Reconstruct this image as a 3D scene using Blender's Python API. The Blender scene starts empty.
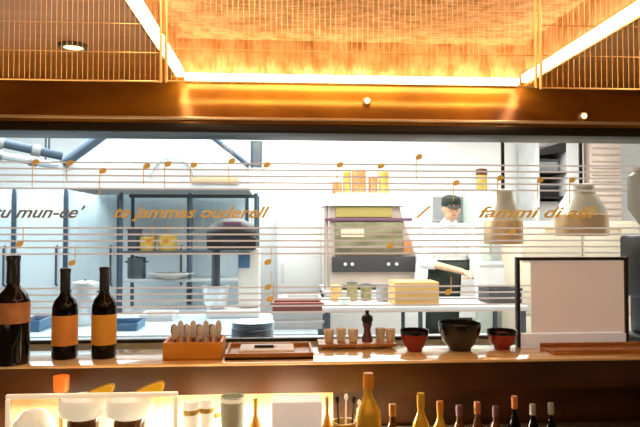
import bpy, bmesh, math, random
from mathutils import Vector, Matrix, Euler
random.seed(7)
scn = bpy.context.scene
COL = scn.collection
PI = math.pi

# ------------------------------------------------------------------ camera
CZ = 1.45
F = 620.0
YAW = math.atan((320 - 279) / F)
PITCH = math.atan((231 - 213.5) / F)
cam_d = bpy.data.cameras.new('camera')
cam = bpy.data.objects.new('camera', cam_d)
COL.objects.link(cam)
cam_d.sensor_width = 36.0
cam_d.lens = F / 640 * 36.0
cam_d.clip_start = 0.02
cam.location = (0, 0, CZ)
cam.rotation_euler = (PI / 2 + PITCH, 0, -YAW)
scn.camera = cam
CM = Euler(cam.rotation_euler).to_matrix()


def P(px, py, Y):
    """point of the vertical plane y=Y that the pixel looks at"""
    d = CM @ Vector(((px - 320) / F, (213.5 - py) / F, -1))
    t = Y / d.y
    return Vector((d.x * t, Y, CZ + d.z * t))


# ------------------------------------------------------------------ materials
def mat(name, col, rough=0.5, metal=0.0, col2=None, scale=8.0, stretch=(1, 1, 1), bump=0.0,
        emis=None, estr=0.0, detail=3.0, alpha=None, trans=0.0, spec=None, coat=0.0, kind='noise', sub=0.0):
    m = bpy.data.materials.new(name)
    m.use_nodes = True
    nt = m.node_tree
    b = nt.nodes['Principled BSDF']
    tc = nt.nodes.new('ShaderNodeTexCoord')
    mp = nt.nodes.new('ShaderNodeMapping')
    mp.inputs['Scale'].default_value = stretch
    nt.links.new(tc.outputs['Object'], mp.inputs['Vector'])
    if kind == 'wave':
        tx = nt.nodes.new('ShaderNodeTexWave')
        tx.inputs['Scale'].default_value = scale
        tx.inputs['Distortion'].default_value = 4.0
        tx.inputs['Detail'].default_value = detail
        out = tx.outputs['Fac']
    else:
        tx = nt.nodes.new('ShaderNodeTexNoise')
        tx.inputs['Scale'].default_value = scale
        tx.inputs['Detail'].default_value = detail
        out = tx.outputs['Fac']
    nt.links.new(mp.outputs['Vector'], tx.inputs['Vector'])
    c1 = (*col, 1)
    c2 = (*(col2 if col2 else tuple(c * 0.88 for c in col)), 1)
    rp = nt.nodes.new('ShaderNodeValToRGB')
    rp.color_ramp.elements[0].position = 0.3
    rp.color_ramp.elements[1].position = 0.7
    rp.color_ramp.elements[0].color = c2
    rp.color_ramp.elements[1].color = c1
    nt.links.new(out, rp.inputs['Fac'])
    nt.links.new(rp.outputs['Color'], b.inputs['Base Color'])
    b.inputs['Roughness'].default_value = rough
    b.inputs['Metallic'].default_value = metal
    if bump:
        bp = nt.nodes.new('ShaderNodeBump')
        bp.inputs['Strength'].default_value = bump
        bp.inputs['Distance'].default_value = 0.01
        nt.links.new(out, bp.inputs['Height'])
        nt.links.new(bp.outputs['Normal'], b.inputs['Normal'])
    if emis:
        b.inputs['Emission Color'].default_value = (*emis, 1)
        b.inputs['Emission Strength'].default_value = estr
    if trans:
        b.inputs['Transmission Weight'].default_value = trans
    if coat:
        b.inputs['Coat Weight'].default_value = coat
    if spec is not None:
        b.inputs['Specular IOR Level'].default_value = spec
    if sub:
        b.inputs['Subsurface Weight'].default_value = sub
    m.diffuse_color = c1
    return m


def glass_pane_mat():
    m = bpy.data.materials.new('window_glass')
    m.use_nodes = True
    nt = m.node_tree
    nt.nodes.clear()
    o = nt.nodes.new('ShaderNodeOutputMaterial')
    mx = nt.nodes.new('ShaderNodeMixShader')
    tr = nt.nodes.new('ShaderNodeBsdfTransparent')
    tr.inputs['Color'].default_value = (0.97, 0.985, 0.98, 1)
    gl = nt.nodes.new('ShaderNodeBsdfGlossy')
    gl.inputs['Roughness'].default_value = 0.02
    fr = nt.nodes.new('ShaderNodeFresnel')
    fr.inputs['IOR'].default_value = 1.25
    nt.links.new(fr.outputs[0], mx.inputs[0])
    nt.links.new(tr.outputs[0], mx.inputs[1])
    nt.links.new(gl.outputs[0], mx.inputs[2])
    nt.links.new(mx.outputs[0], o.inputs[0])
    return m


def weave_mat():
    """woven gold ceiling panel: horizontal strands with vertical binding"""
    m = bpy.data.materials.new('woven_gold')
    m.use_nodes = True
    nt = m.node_tree
    b = nt.nodes['Principled BSDF']
    tc = nt.nodes.new('ShaderNodeTexCoord')
    def noise(stretch, scale):
        mp = nt.nodes.new('ShaderNodeMapping')
        mp.inputs['Scale'].default_value = stretch
        n = nt.nodes.new('ShaderNodeTexNoise')
        n.inputs['Scale'].default_value = scale
        n.inputs['Detail'].default_value = 4
        nt.links.new(tc.outputs['Object'], mp.inputs['Vector'])
        nt.links.new(mp.outputs['Vector'], n.inputs['Vector'])
        return n.outputs['Fac']
    a = noise((1.0, 6.0, 1), 14)
    c = noise((3.0, 2.0, 1), 9)
    ad = nt.nodes.new('ShaderNodeMath')
    ad.operation = 'ADD'
    nt.links.new(a, ad.inputs[0])
    nt.links.new(c, ad.inputs[1])
    hv = nt.nodes.new('ShaderNodeMath')
    hv.operation = 'MULTIPLY'
    hv.inputs[1].default_value = 0.5
    nt.links.new(ad.outputs[0], hv.inputs[0])
    rp = nt.nodes.new('ShaderNodeValToRGB')
    rp.color_ramp.elements[0].position = 0.40
    rp.color_ramp.elements[1].position = 0.60
    rp.color_ramp.elements[0].color = (0.44, 0.22, 0.075, 1)
    rp.color_ramp.elements[1].color = (0.84, 0.53, 0.30, 1)
    nt.links.new(hv.outputs[0], rp.inputs['Fac'])
    nt.links.new(rp.outputs['Color'], b.inputs['Base Color'])
    bp = nt.nodes.new('ShaderNodeBump')
    bp.inputs['Strength'].default_value = 0.9
    bp.inputs['Distance'].default_value = 0.02
    nt.links.new(hv.outputs[0], bp.inputs['Height'])
    nt.links.new(bp.outputs['Normal'], b.inputs['Normal'])
    b.inputs['Roughness'].default_value = 0.55
    return m


M = dict(
    white_wall=mat('white_plaster', (0.93, 0.93, 0.92), 0.7, col2=(0.88, 0.88, 0.88), scale=2),
    pale_tile=mat('pale_wall', (0.82, 0.90, 0.93), 0.4, col2=(0.74, 0.84, 0.88), scale=2),
    floor=mat('grey_floor', (0.30, 0.29, 0.28), 0.5, col2=(0.22, 0.21, 0.2), scale=5),
    bar_wall=mat('dark_brown_wall', (0.10, 0.045, 0.015), 0.55, col2=(0.07, 0.03, 0.01), scale=4),
    ceil_wood=mat('brown_ceiling_wood', (0.66, 0.34, 0.10), 0.4, col2=(0.52, 0.25, 0.065), scale=3, stretch=(1, 5, 1)),
    weave=weave_mat(),
    brass=mat('polished_brass', (0.50, 0.24, 0.025), 0.24, 0.4, col2=(0.15, 0.05, 0.005), scale=2.6, stretch=(1, 1, 2), bump=0.3),
    dark_rail=mat('black_rail', (0.012, 0.010, 0.009), 0.4, 0.2),
    silver_trim=mat('pale_trim', (0.85, 0.72, 0.52), 0.3, 0.7),
    wire=mat('gold_wire', (0.95, 0.62, 0.26), 0.28, 0.8),
    led=mat('warm_led', (1, 0.85, 0.6), 0.5, emis=(1.0, 0.69, 0.40), estr=11.5),
    glass=glass_pane_mat(),
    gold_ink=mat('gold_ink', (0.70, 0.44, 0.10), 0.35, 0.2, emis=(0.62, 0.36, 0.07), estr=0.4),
    staff_ink=mat('bronze_ink', (0.40, 0.36, 0.33), 0.5, 0.1, emis=(0.60, 0.52, 0.47), estr=0.6),  # printed lines brightened by emission in the ink
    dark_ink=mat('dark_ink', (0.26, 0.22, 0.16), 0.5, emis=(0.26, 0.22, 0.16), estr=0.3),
    top_wood=mat('counter_wood', (0.90, 0.68, 0.36), 0.12, col2=(0.72, 0.46, 0.18), scale=4, stretch=(1, 8, 1), coat=0.9),
    apron_wood=mat('apron_wood', (0.10, 0.036, 0.006), 0.35, col2=(0.022, 0.008, 0.003), scale=2.5, stretch=(1, 1, 2)),
    work_steel=mat('work_steel', (0.45, 0.36, 0.25), 0.3, 0.7),
    bottle_dark=mat('dark_bottle_glass', (0.005, 0.004, 0.004), 0.10, spec=0.25),
    capsule=mat('dark_capsule', (0.012, 0.015, 0.025), 0.35),
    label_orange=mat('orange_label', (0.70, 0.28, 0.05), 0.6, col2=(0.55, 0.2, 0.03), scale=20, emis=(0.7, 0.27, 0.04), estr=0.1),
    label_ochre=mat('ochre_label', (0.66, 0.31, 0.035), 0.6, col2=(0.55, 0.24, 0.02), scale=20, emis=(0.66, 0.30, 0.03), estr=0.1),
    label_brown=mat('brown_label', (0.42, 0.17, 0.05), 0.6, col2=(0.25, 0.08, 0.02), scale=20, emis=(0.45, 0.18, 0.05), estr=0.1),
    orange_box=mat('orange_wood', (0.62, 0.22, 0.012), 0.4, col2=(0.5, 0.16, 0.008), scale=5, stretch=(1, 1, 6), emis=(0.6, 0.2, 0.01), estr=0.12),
    tray_wood=mat('tray_wood', (0.55, 0.25, 0.07), 0.35, col2=(0.36, 0.14, 0.03), scale=5, stretch=(1, 6, 1)),
    red_lacquer=mat('red_lacquer', (0.30, 0.012, 0.008), 0.25, coat=0.3),
    black_lacquer=mat('black_lacquer', (0.010, 0.008, 0.008), 0.2, coat=0.3),
    black=mat('matte_black', (0.012, 0.012, 0.013), 0.45),
    black_frame=mat('dark_brown_frame', (0.022, 0.012, 0.010), 0.4),
    board=mat('beige_board', (0.76, 0.69, 0.64), 0.75, col2=(0.70, 0.63, 0.58), scale=1.5, emis=(0.66, 0.57, 0.51), estr=0.30),  # emission adds brightness to the board in place of light on it
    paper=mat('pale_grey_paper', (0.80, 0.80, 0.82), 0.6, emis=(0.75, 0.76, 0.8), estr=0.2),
    ceramic=mat('white_ceramic', (0.88, 0.86, 0.80), 0.25),
    cream=mat('cream_ceramic', (0.88, 0.66, 0.46), 0.35),
    orange_sauce=mat('orange_filling', (0.85, 0.32, 0.06), 0.4),
    steel=mat('brushed_steel', (0.72, 0.77, 0.80), 0.3, 0.55, col2=(0.62, 0.68, 0.72), scale=6, stretch=(8, 1, 1)),
    blue_steel=mat('bluish_steel', (0.62, 0.75, 0.81), 0.35, 0.2, col2=(0.50, 0.64, 0.71), scale=3, stretch=(6, 1, 1)),
    hood_steel=mat('hood_steel', (0.70, 0.82, 0.87), 0.4, 0.1, col2=(0.60, 0.74, 0.80), scale=2),
    hood_edge=mat('hood_edge', (0.07, 0.11, 0.16), 0.4, 0.3),
    dark_steel=mat('dark_steel', (0.10, 0.12, 0.14), 0.35, 0.5),
    grey=mat('mid_grey', (0.36, 0.37, 0.38), 0.5),
    pale_grey=mat('pale_grey', (0.70, 0.71, 0.72), 0.5),
    oven_body=mat('oven_beige', (0.60, 0.50, 0.42), 0.4, 0.2),
    oven_gold=mat('oven_gold', (0.62, 0.50, 0.16), 0.35, 0.3),
    oven_glass=mat('oven_glass', (0.32, 0.29, 0.17), 0.2, col2=(0.12, 0.11, 0.06), scale=3, stretch=(1, 1, 4)),
    oven_hole=mat('oven_dark', (0.055, 0.055, 0.06), 0.4),
    copper=mat('copper', (0.70, 0.30, 0.11), 0.35, 0.35),
    brass_pot=mat('brass_pot', (0.72, 0.50, 0.12), 0.35, 0.4),
    card=mat('cardboard', (0.74, 0.45, 0.17), 0.7, col2=(0.64, 0.36, 0.11), scale=4, stretch=(1, 1, 8)),
    olive=mat('olive_jar', (0.30, 0.27, 0.10), 0.35),
    green_white=mat('green_white', (0.66, 0.76, 0.68), 0.4),
    skin=mat('skin', (0.72, 0.42, 0.25), 0.5, sub=0.1),
    cloth_white=mat('white_cloth', (0.90, 0.90, 0.88), 0.8, col2=(0.82, 0.82, 0.80), scale=12),
    cloth_black=mat('black_cloth', (0.014, 0.022, 0.016), 0.8),
    cloth_grey=mat('grey_cloth', (0.06, 0.06, 0.065), 0.8),
    lips=mat('lips', (0.50, 0.18, 0.13), 0.5),
    eye_white=mat('eye_white', (0.85, 0.85, 0.82), 0.3),
    hair=mat('black_hair', (0.015, 0.011, 0.010), 0.6),
    lamp_silver=mat('lamp_metal', (0.78, 0.74, 0.62), 0.35, 0.45, col2=(0.68, 0.64, 0.52), scale=3),
    lamp_band=mat('lamp_copper_band', (0.74, 0.48, 0.25), 0.35, 0.4),
    bulb=mat('bulb', (1, .8, .5), 0.5, emis=(1.0, 0.7, 0.35), estr=6),
    spot=mat('spot_bulb', (1, .8, .5), 0.5, emis=(1.0, 0.62, 0.25), estr=5),
    cabinet=mat('beige_cabinet', (0.78, 0.70, 0.54), 0.5, col2=(0.72, 0.63, 0.47), scale=3),
    pink_beige=mat('pinkish_slats', (0.80, 0.66, 0.57), 0.5),
    blue_plate=mat('blue_plates', (0.20, 0.30, 0.42), 0.25),
    pale_blue=mat('pale_blue_plastic', (0.52, 0.68, 0.80), 0.4),
    deep_blue=mat('blue_plastic', (0.08, 0.20, 0.36), 0.4),
    purple=mat('dark_purple', (0.16, 0.07, 0.12), 0.5),
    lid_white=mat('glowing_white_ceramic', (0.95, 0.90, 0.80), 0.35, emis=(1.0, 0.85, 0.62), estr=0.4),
    brown_glass=mat('brown_glass', (0.12, 0.045, 0.012), 0.12),
    yellow=mat('lemon_yellow', (0.88, 0.52, 0.02), 0.45, emis=(0.9, 0.5, 0.0), estr=0.15),
    candle=mat('orange_candle_glass', (0.75, 0.14, 0.02), 0.3, emis=(1.0, 0.20, 0.01), estr=0.6),
    gold_bottle=mat('gold_bottle', (0.80, 0.52, 0.06), 0.18, 0.3),
    amber=mat('amber_bottle', (0.70, 0.30, 0.04), 0.2),
    case_rail=mat('case_rail', (0.95, 0.84, 0.66), 0.3, 0.2, emis=(1.0, .8, .55), estr=.55),  # warm emission stands in for light shining on the rail
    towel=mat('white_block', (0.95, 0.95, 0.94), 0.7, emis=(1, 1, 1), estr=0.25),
    pale_back=mat('pale_backing', (0.90, 0.74, 0.50), 0.5, col2=(0.72, 0.52, 0.28), scale=9, stretch=(3, 1, 1)),
    tan=mat('tan_panel', (0.66, 0.50, 0.30), 0.5),
    red_tray=mat('red_tray', (0.36, 0.10, 0.09), 0.4),
    hopper=mat('smoky_white_hopper', (0.90, 0.97, 0.95), 0.35, trans=0.75),
)


# ------------------------------------------------------------------ mesh builder
class MB:
    def __init__(s):
        s.bm = bmesh.new()

    def _add(s, geom_verts, mtx):
        bmesh.ops.transform(s.bm, matrix=mtx, verts=geom_verts)

    def box(s, x0, y0, z0, x1, y1, z1, bev=0.0, rot=None):
        r = bmesh.ops.create_cube(s.bm, size=1)
        vs = r['verts']
        c = Vector(((x0 + x1) / 2, (y0 + y1) / 2, (z0 + z1) / 2))
        bmesh.ops.scale(s.bm, vec=(abs(x1 - x0), abs(y1 - y0), abs(z1 - z0)), verts=vs)
        if bev:
            es = list({e for v in vs for e in v.link_edges})
            rb = bmesh.ops.bevel(s.bm, geom=es, offset=bev, segments=2, affect='EDGES', profile=0.5)
            vs = list({v for f in rb['faces'] for v in f.verts} | {v for v in vs if v.is_valid})
            seen, st = set(), list(vs)
            while st:
                v = st.pop()
                if v in seen: continue
                seen.add(v)
                st += [e.other_vert(v) for e in v.link_edges]
            vs = list(seen)
        if rot is not None:
            bmesh.ops.transform(s.bm, matrix=Euler(rot).to_matrix().to_4x4(), verts=vs)
        bmesh.ops.translate(s.bm, vec=c, verts=vs)
        return s

    def cyl(s, p0, p1, r0, r1=None, n=16, caps=True):
        p0, p1 = Vector(p0), Vector(p1)
        r1 = r0 if r1 is None else r1
        d = p1 - p0
        q = d.to_track_quat('Z', 'Y').to_matrix()
        a, b = [], []
        for i in range(n):
            t = 2 * PI * i / n
            u = q @ Vector((math.cos(t), math.sin(t), 0))
            a.append(s.bm.verts.new(p0 + u * r0))
            b.append(s.bm.verts.new(p1 + u * r1))
        for i in range(n):
            s.bm.faces.new((a[i], a[(i + 1) % n], b[(i + 1) % n], b[i]))
        if caps:
            s.bm.faces.new(a[::-1])
            s.bm.faces.new(b)
        return s

    def tube(s, pts, r, n=8):
        for i in range(len(pts) - 1):
            s.cyl(pts[i], pts[i + 1], r, r, n)
        return s

    def lathe(s, prof, n=28, c=(0, 0, 0), sx=1, sy=1):
        """prof: (r, z) from bottom to top"""
        rings = []
        for r, z in prof:
            if r < 1e-6:
                rings.append([s.bm.verts.new((c[0], c[1], c[2] + z))])
            else:
                rings.append([s.bm.verts.new((c[0] + sx * r * math.cos(2 * PI * i / n),
                                              c[1] + sy * r * math.sin(2 * PI * i / n), c[2] + z)) for i in range(n)])
        for a, b in zip(rings[:-1], rings[1:]):
            for i in range(n):
                j = (i + 1) % n
                if len(a) == 1 and len(b) == 1: continue
                if len(a) == 1:
                    s.bm.faces.new((a[0], b[j], b[i]))
                elif len(b) == 1:
                    s.bm.faces.new((a[i], a[j], b[0]))
                else:
                    s.bm.faces.new((a[i], a[j], b[j], b[i]))
        return s

    def ell(s, c, r, n=16, rot=None):
        rr = bmesh.ops.create_uvsphere(s.bm, u_segments=n, v_segments=max(8, n // 2 + 2), radius=1)
        vs = rr['verts']
        bmesh.ops.scale(s.bm, vec=r, verts=vs)
        if rot is not None:
            bmesh.ops.transform(s.bm, matrix=Euler(rot).to_matrix().to_4x4(), verts=vs)
        bmesh.ops.translate(s.bm, vec=c, verts=vs)
        return s

    def cap(s, p0, p1, r0, r1):
        """tapered capsule"""
        s.cyl(p0, p1, r0, r1, 14)
        s.ell(p0, (r0, r0, r0), 12)
        s.ell(p1, (r1, r1, r1), 12)
        return s

    def prism(s, poly, y0, y1):
        """poly of (x,z) extruded in y"""
        a = [s.bm.verts.new((x, y0, z)) for x, z in poly]
        b = [s.bm.verts.new((x, y1, z)) for x, z in poly]
        n = len(poly)
        s.bm.faces.new(a)
        s.bm.faces.new(b[::-1])
        for i in range(n):
            s.bm.faces.new((a[i], b[i], b[(i + 1) % n], a[(i + 1) % n]))
        return s

    def poly(s, pts):
        s.bm.faces.new([s.bm.verts.new(p) for p in pts])
        return s

    def build(s, name, m, parent=None, smooth=True, loc=None):
        bmesh.ops.recalc_face_normals(s.bm, faces=s.bm.faces)
        me = bpy.data.meshes.new(name)
        s.bm.to_mesh(me)
        s.bm.free()
        return link_mesh(name, me, m, parent, smooth, loc)


def link_mesh(name, me, m, parent=None, smooth=True, loc=None):
    me.materials.append(M[m] if isinstance(m, str) else m)
    if smooth:
        me.polygons.foreach_set('use_smooth', [True] * len(me.polygons))
        try:
            me.set_sharp_from_angle(angle=math.radians(38))
        except Exception:
            pass
    o = bpy.data.objects.new(name, me)
    COL.objects.link(o)
    if parent is not None:
        o.parent = parent
    if loc is not None:
        o.location = loc
    return o


def thing(name, label, cat, loc=(0, 0, 0), group=None, rz=0.0):
    o = bpy.data.objects.new(name, None)
    o.empty_display_size = 0.05
    COL.objects.link(o)
    o.location = loc
    o.rotation_euler.z = rz
    o['label'] = label
    o['category'] = cat
    if group: o['group'] = group
    return o


def tag(o, label, cat, group=None):
    o['label'] = label
    o['category'] = cat
    if group: o['group'] = group
    return o


def struct(o):
    o['kind'] = 'structure'
    return o


def dup(root, loc, label, group=None, rz=None, scale=None):
    r = root.copy()
    COL.objects.link(r)
    r.location = loc
    r['label'] = label
    if group: r['group'] = group
    if rz is not None: r.rotation_euler.z = rz
    if scale is not None: r.scale = scale
    for ch in list(root.children):
        c = ch.copy()
        COL.objects.link(c)
        c.parent = r
        for g in list(ch.children):
            d = g.copy()
            COL.objects.link(d)
            d.parent = c
    return r


def fuse(mb, name, m, parent=None, voxel=0.008, smooth=6):
    """join overlapping solids into one continuous surface"""
    me = bpy.data.meshes.new(name)
    mb.bm.to_mesh(me)
    mb.bm.free()
    o = bpy.data.objects.new(name, me)
    COL.objects.link(o)
    r = o.modifiers.new('r', 'REMESH')
    r.mode = 'VOXEL'
    r.voxel_size = voxel
    sm = o.modifiers.new('s', 'SMOOTH')
    sm.factor = 0.5
    sm.iterations = smooth
    dg = bpy.context.evaluated_depsgraph_get()
    dg.update()
    me2 = bpy.data.meshes.new_from_object(o.evaluated_get(dg))
    bpy.data.objects.remove(o)
    bpy.data.meshes.remove(me)
    me2.name = name
    me2.materials.clear()
    me2.materials.append(M[m])
    me2.polygons.foreach_set('use_smooth', [True] * len(me2.polygons))
    ob = bpy.data.objects.new(name, me2)
    COL.objects.link(ob)
    if parent is not None: ob.parent = parent
    return ob


def text_mesh(txt, size, shear=0.35, bold=0.0, spacing=1.0):
    cu = bpy.data.curves.new('t', 'FONT')
    cu.body = txt
    cu.size = size
    cu.shear = shear
    cu.offset = bold
    cu.extrude = 0.0006
    cu.space_character = spacing
    o = bpy.data.objects.new('t', cu)
    COL.objects.link(o)
    dg = bpy.context.evaluated_depsgraph_get()
    dg.update()
    me = bpy.data.meshes.new_from_object(o.evaluated_get(dg))
    bpy.data.objects.remove(o)
    bpy.data.curves.remove(cu)
    me.transform(Matrix.Rotation(PI / 2, 4, 'X'))
    return me


# ------------------------------------------------------------------ heights
LZ = 1.03          # top of the bar counter
BC = CZ + 0.56     # bar ceiling
KC = 2.85          # kitchen ceiling
PZ = 0.965         # pass counter behind the glass
GZ = 2.40          # y of the glass
KB = 7.2           # kitchen back wall
XL, XR = -4.6, 4.8

# ------------------------------------------------------------------ the setting
struct(MB().box(XL - .1, -3.1, -.1, XR + .1, KB + .1, 0).build('floor', 'floor'))
struct(MB().box(XL, 2.45, KC, XR, KB, KC + .1).build('ceiling_kitchen', 'white_wall'))
struct(MB().box(XL, KB, 0, XR, KB + .1, KC).build('wall_back', 'white_wall'))
struct(MB().box(XL - .1, -3.0, 0, XL, KB, KC).build('wall_left', 'pale_tile'))
struct(MB().box(XR, -3.0, 0, XR + .1, KB, KC).build('wall_right', 'white_wall'))
struct(MB().box(XL, -3.1, 0, XR, -3.0, KC).build('wall_front', 'bar_wall'))
TL = P(176, 79, 2.30).x
TR = P(528, 84, 2.30).x
TN = -0.6
w = MB()
w.box(XL, -3.0, BC, TL, 2.34, BC + .06)
w.box(TR, -3.0, BC, XR, 2.34, BC + .06)
w.box(TL, -3.0, BC, TR, TN, BC + .06)
struct(w.build('ceiling', 'ceil_wood'))
# recess: side walls and woven panel
w = MB()
w.box(TL - .03, TN, BC + .0601, TL, 2.34, BC + .16)
w.box(TR, TN, BC + .0601, TR + .03, 2.34, BC + .16)
w.box(TL, TN - .03, BC + .0601, TR, TN, BC + .16)
struct(w.build('trim_recess', 'weave'))
struct(MB().box(TL - .03, TN - .03, BC + .16, TR + .03, 2.36, BC + .19).build('ceiling_panel', 'weave'))
# wall between bar and kitchen: fascia above, base below
RZ0, RZ1 = P(320, 133.5, 2.272).z, P(320, 124, 2.272).z
b = MB()
q = [(2.275, RZ1), (2.46, RZ1), (2.46, BC + .16), (2.34, BC + .16), (2.34, BC), (2.325, BC - .03)]
va = [b.bm.verts.new((XL, y, z)) for y, z in q]
vb = [b.bm.verts.new((XR, y, z)) for y, z in q]
b.bm.faces.new(va)
b.bm.faces.new(vb[::-1])
for i in range(6):
    b.bm.faces.new((va[i], vb[i], vb[(i + 1) % 6], va[(i + 1) % 6]))
struct(b.build('wall_fascia', 'brass'))
struct(MB().box(TL + .001, 2.331, BC + .03, TR - .001, 2.3395, BC + .1595).build('trim_recess_far', 'weave'))
struct(MB().box(XL, 2.36, BC + .19, XR, 2.45, KC + .1).build('wall_upper', 'bar_wall'))
struct(MB().box(XL, 2.272, RZ0, XR, 2.46, RZ1, 0.004).build('trim_head', 'dark_rail'))
struct(MB().box(XL, 2.268, RZ1 + .010, XR, 2.288, RZ1 + .022, 0.003).build('trim_bead', 'silver_trim'))
struct(MB().box(XL, 2.385, 0, XR, 2.45, LZ - .012).build('wall_base', 'bar_wall'))

# ------------------------------------------------------------------ window with printed music
win = bpy.data.objects.new('window_1', None)
COL.objects.link(win)
struct(win)
GB, GT = LZ - .012, RZ0
MB().box(XL, GZ, GB, XR, GZ + .008, GT).build('pane', 'glass', win, smooth=False)
MB().box(XL, GZ - .006, GB, XR, GZ + .018, GB + .022, .002).build('sill_rail', 'dark_rail', win)
YI = GZ - .0025   # ink plane
sx0, sx1 = P(-260, 220, GZ).x, P(900, 220, GZ).x
for ytop, ybot in ((164, 189.5), (228, 253.5), (287, 312)):
    za, zb = P(300, ytop, GZ).z, P(300, ybot, GZ).z
    s = MB()
    for i in range(5):
        z = za + (zb - za) * i / 4
        s.box(sx0, YI, z - .0032, sx1, YI + .002, z + .0032)
    s.build('music_staff', 'staff_ink', win, smooth=False)


def music_note(px, py, up=True, m='gold_ink', stem=0.085):
    c = P(px, py, GZ)
    s = MB()
    s.ell((c.x, YI, c.z), (.0150, .0012, .0105), 14, rot=(0, -.45, 0))
    d = 1 if up else -1
    s.box(c.x + d * .0120 - .0014, YI - .001, min(c.z, c.z + d * stem), c.x + d * .0120 + .0014, YI + .001, max(c.z, c.z + d * stem))
    s.build('music_note', m, win)


for i, (px, py) in enumerate(((36, 162), (70, 163), (103, 171), (147, 166), (168, 164), (194, 165), (232, 161), (267, 165),
                              (340, 165), (381, 166), (419, 157), (456, 183), (500, 178), (540, 180), (572, 180))):
    music_note(px, py, up=False, stem=0.07 if i % 2 else 0.095)
for px, py in ((72, 263), (268, 262), (268, 287), (270, 299), (149, 241), (166, 241), (390, 246), (512, 232), (448, 292), (20, 244)):
    music_note(px, py, up=True, stem=0.06)


def lyric(txt, x0, x1, ybase, m='gold_ink', size=.062):
    me = text_mesh(txt, size, 0.45, 0.0012)
    w0 = max(v.co.x for v in me.vertices) - min(v.co.x for v in me.vertices)
    a, b = P(x0, ybase, GZ), P(x1, ybase, GZ)
    me.transform(Matrix.Diagonal((abs(b.x - a.x) / w0, 1, 1, 1)))
    link_mesh('lyric', me, m, win, smooth=False, loc=(a.x, YI, a.z))


lyric("tu mun-ce'", -8, 84, 217.5, 'dark_ink')
lyric("te jammas ouderell", 112, 268, 217.5)
lyric("/", 416, 432, 217.5)
lyric("fammi di affi", 477, 596, 217.5)

# ------------------------------------------------------------------ ceiling lights, wire screens
def led(name, label, x0, y0, x1, y1, z0, z1):
    c = Vector(((x0 + x1) / 2, (y0 + y1) / 2, z0))
    t = thing(name, label, 'light strip', c)
    MB().box(x0 - c.x, y0 - c.y, 0, x1 - c.x, y1 - c.y, z1 - z0, .003).build('diffuser', 'led', t)
    if x1 - x0 > y1 - y0:
        MB().box(x0 - c.x, y1 - c.y, -.004, x1 - c.x, y1 - c.y + .006, z1 - z0 + .004).build('channel', 'brass', t)
    else:
        s = 1 if x0 > 0 else -1
        xe = x1 if s > 0 else x0
        MB().box(xe - c.x, y0 - c.y, -.004, xe + s * .004 - c.x, y1 - c.y, z1 - z0 + .004).build('channel', 'brass', t)


led('light_strip', 'glowing light strip along the far edge of the woven ceiling recess, above the fascia', TL + .03, 2.306, TR - .03, 2.330, BC + .001, BC + .026)
led('light_strip', 'glowing light strip along the left side of the woven ceiling recess', TL + .006, TN + .05, TL + .03, 2.29, BC + .005, BC + .034)
led('light_strip', 'glowing light strip along the right side of the woven ceiling recess', TR - .03, TN + .05, TR - .006, 2.29, BC + .005, BC + .034)


def wire_screen(label, px0, px1, Y, ybot, rails, pitch=5.3):
    a, b = P(px0, ybot, Y), P(px1, ybot, Y)
    z0 = P((px0 + px1) / 2, ybot, Y).z
    h = BC - z0
    c = Vector(((a.x + b.x) / 2, Y, z0))
    hw = (b.x - a.x) / 2
    t = thing('wire_screen', label, 'wire screen', c, 'hanging wire screens over the bar')
    n = max(4, int(abs(px1 - px0) / pitch))
    s = MB()
    for i in range(1, n):
        x = -hw + 2 * hw * i / n
        s.cyl((x, 0, 0), (x, 0, h - .002), .00055, n=5)
    s.build('wire_mesh', 'wire', t)
    f = MB()
    f.cyl((-hw, 0, 0), (hw, 0, 0), .0018, n=8)
    for y in rails:
        z = P((px0 + px1) / 2, y, Y).z - z0
        f.cyl((-hw, 0, z), (hw, 0, z), .0010, n=8)
    f.build('rail', 'wire', t)
    for x in (-hw, hw):
        MB().cyl((x, 0, -.002), (x, 0, h - .002), .0034, n=10).build('hanging_rod', 'wire', t)
    return t


wire_screen('fine gold wire screen hanging at the left of the glowing recess', -160, 160.5, 1.28, 79, (50, 21))
wire_screen('fine gold wire screen hanging in front of the woven panel, between the other two', 166, 536, 1.28, 84, (52,))
wire_screen('fine gold wire screen hanging at the right of the glowing recess', 541, 800, 1.28, 90, (58, 28))

# ceiling spot at the left
c = P(80, 46, 2.0)
sp = thing('ceiling_spotlight', 'small round spotlight set in the brown ceiling at the left, behind the wire screen', 'spotlight', (c.x * .98, 1.9, BC))
MB().lathe([(.030, -.010), (.042, -.010), (.045, -.004), (.045, 0), (.030, 0), (.030, -.010)]).build('trim_ring', 'dark_steel', sp)
MB().lathe([(0, -.006), (.029, -.006), (.029, -.001), (0, -.001)]).build('bulb', 'spot', sp)
for px, py, lab in ((581, 117, 'tiny bright lamp reflection modelled on the brass fascia above the right heat lamp'),
                    (367, 101, 'tiny bright reflection modelled on the brass fascia above the middle of the window')):
    c = P(px, py, 2.33)
    c = P(px, py, 2.30)
    sp = thing('fascia_glint', lab, 'spotlight', (c.x, 2.275 + .05 * (c.z - RZ1) / (BC - .03 - RZ1), c.z))  # reflections on the brass, built as small glowing knobs
    MB().cyl((0, -.016, 0), (0, 0, 0), .015, .017, 14).build('housing', 'silver_trim', sp)
    MB().ell((0, -.017, 0), (.010, .006, .010), 12).build('bulb', 'spot', sp)

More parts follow.
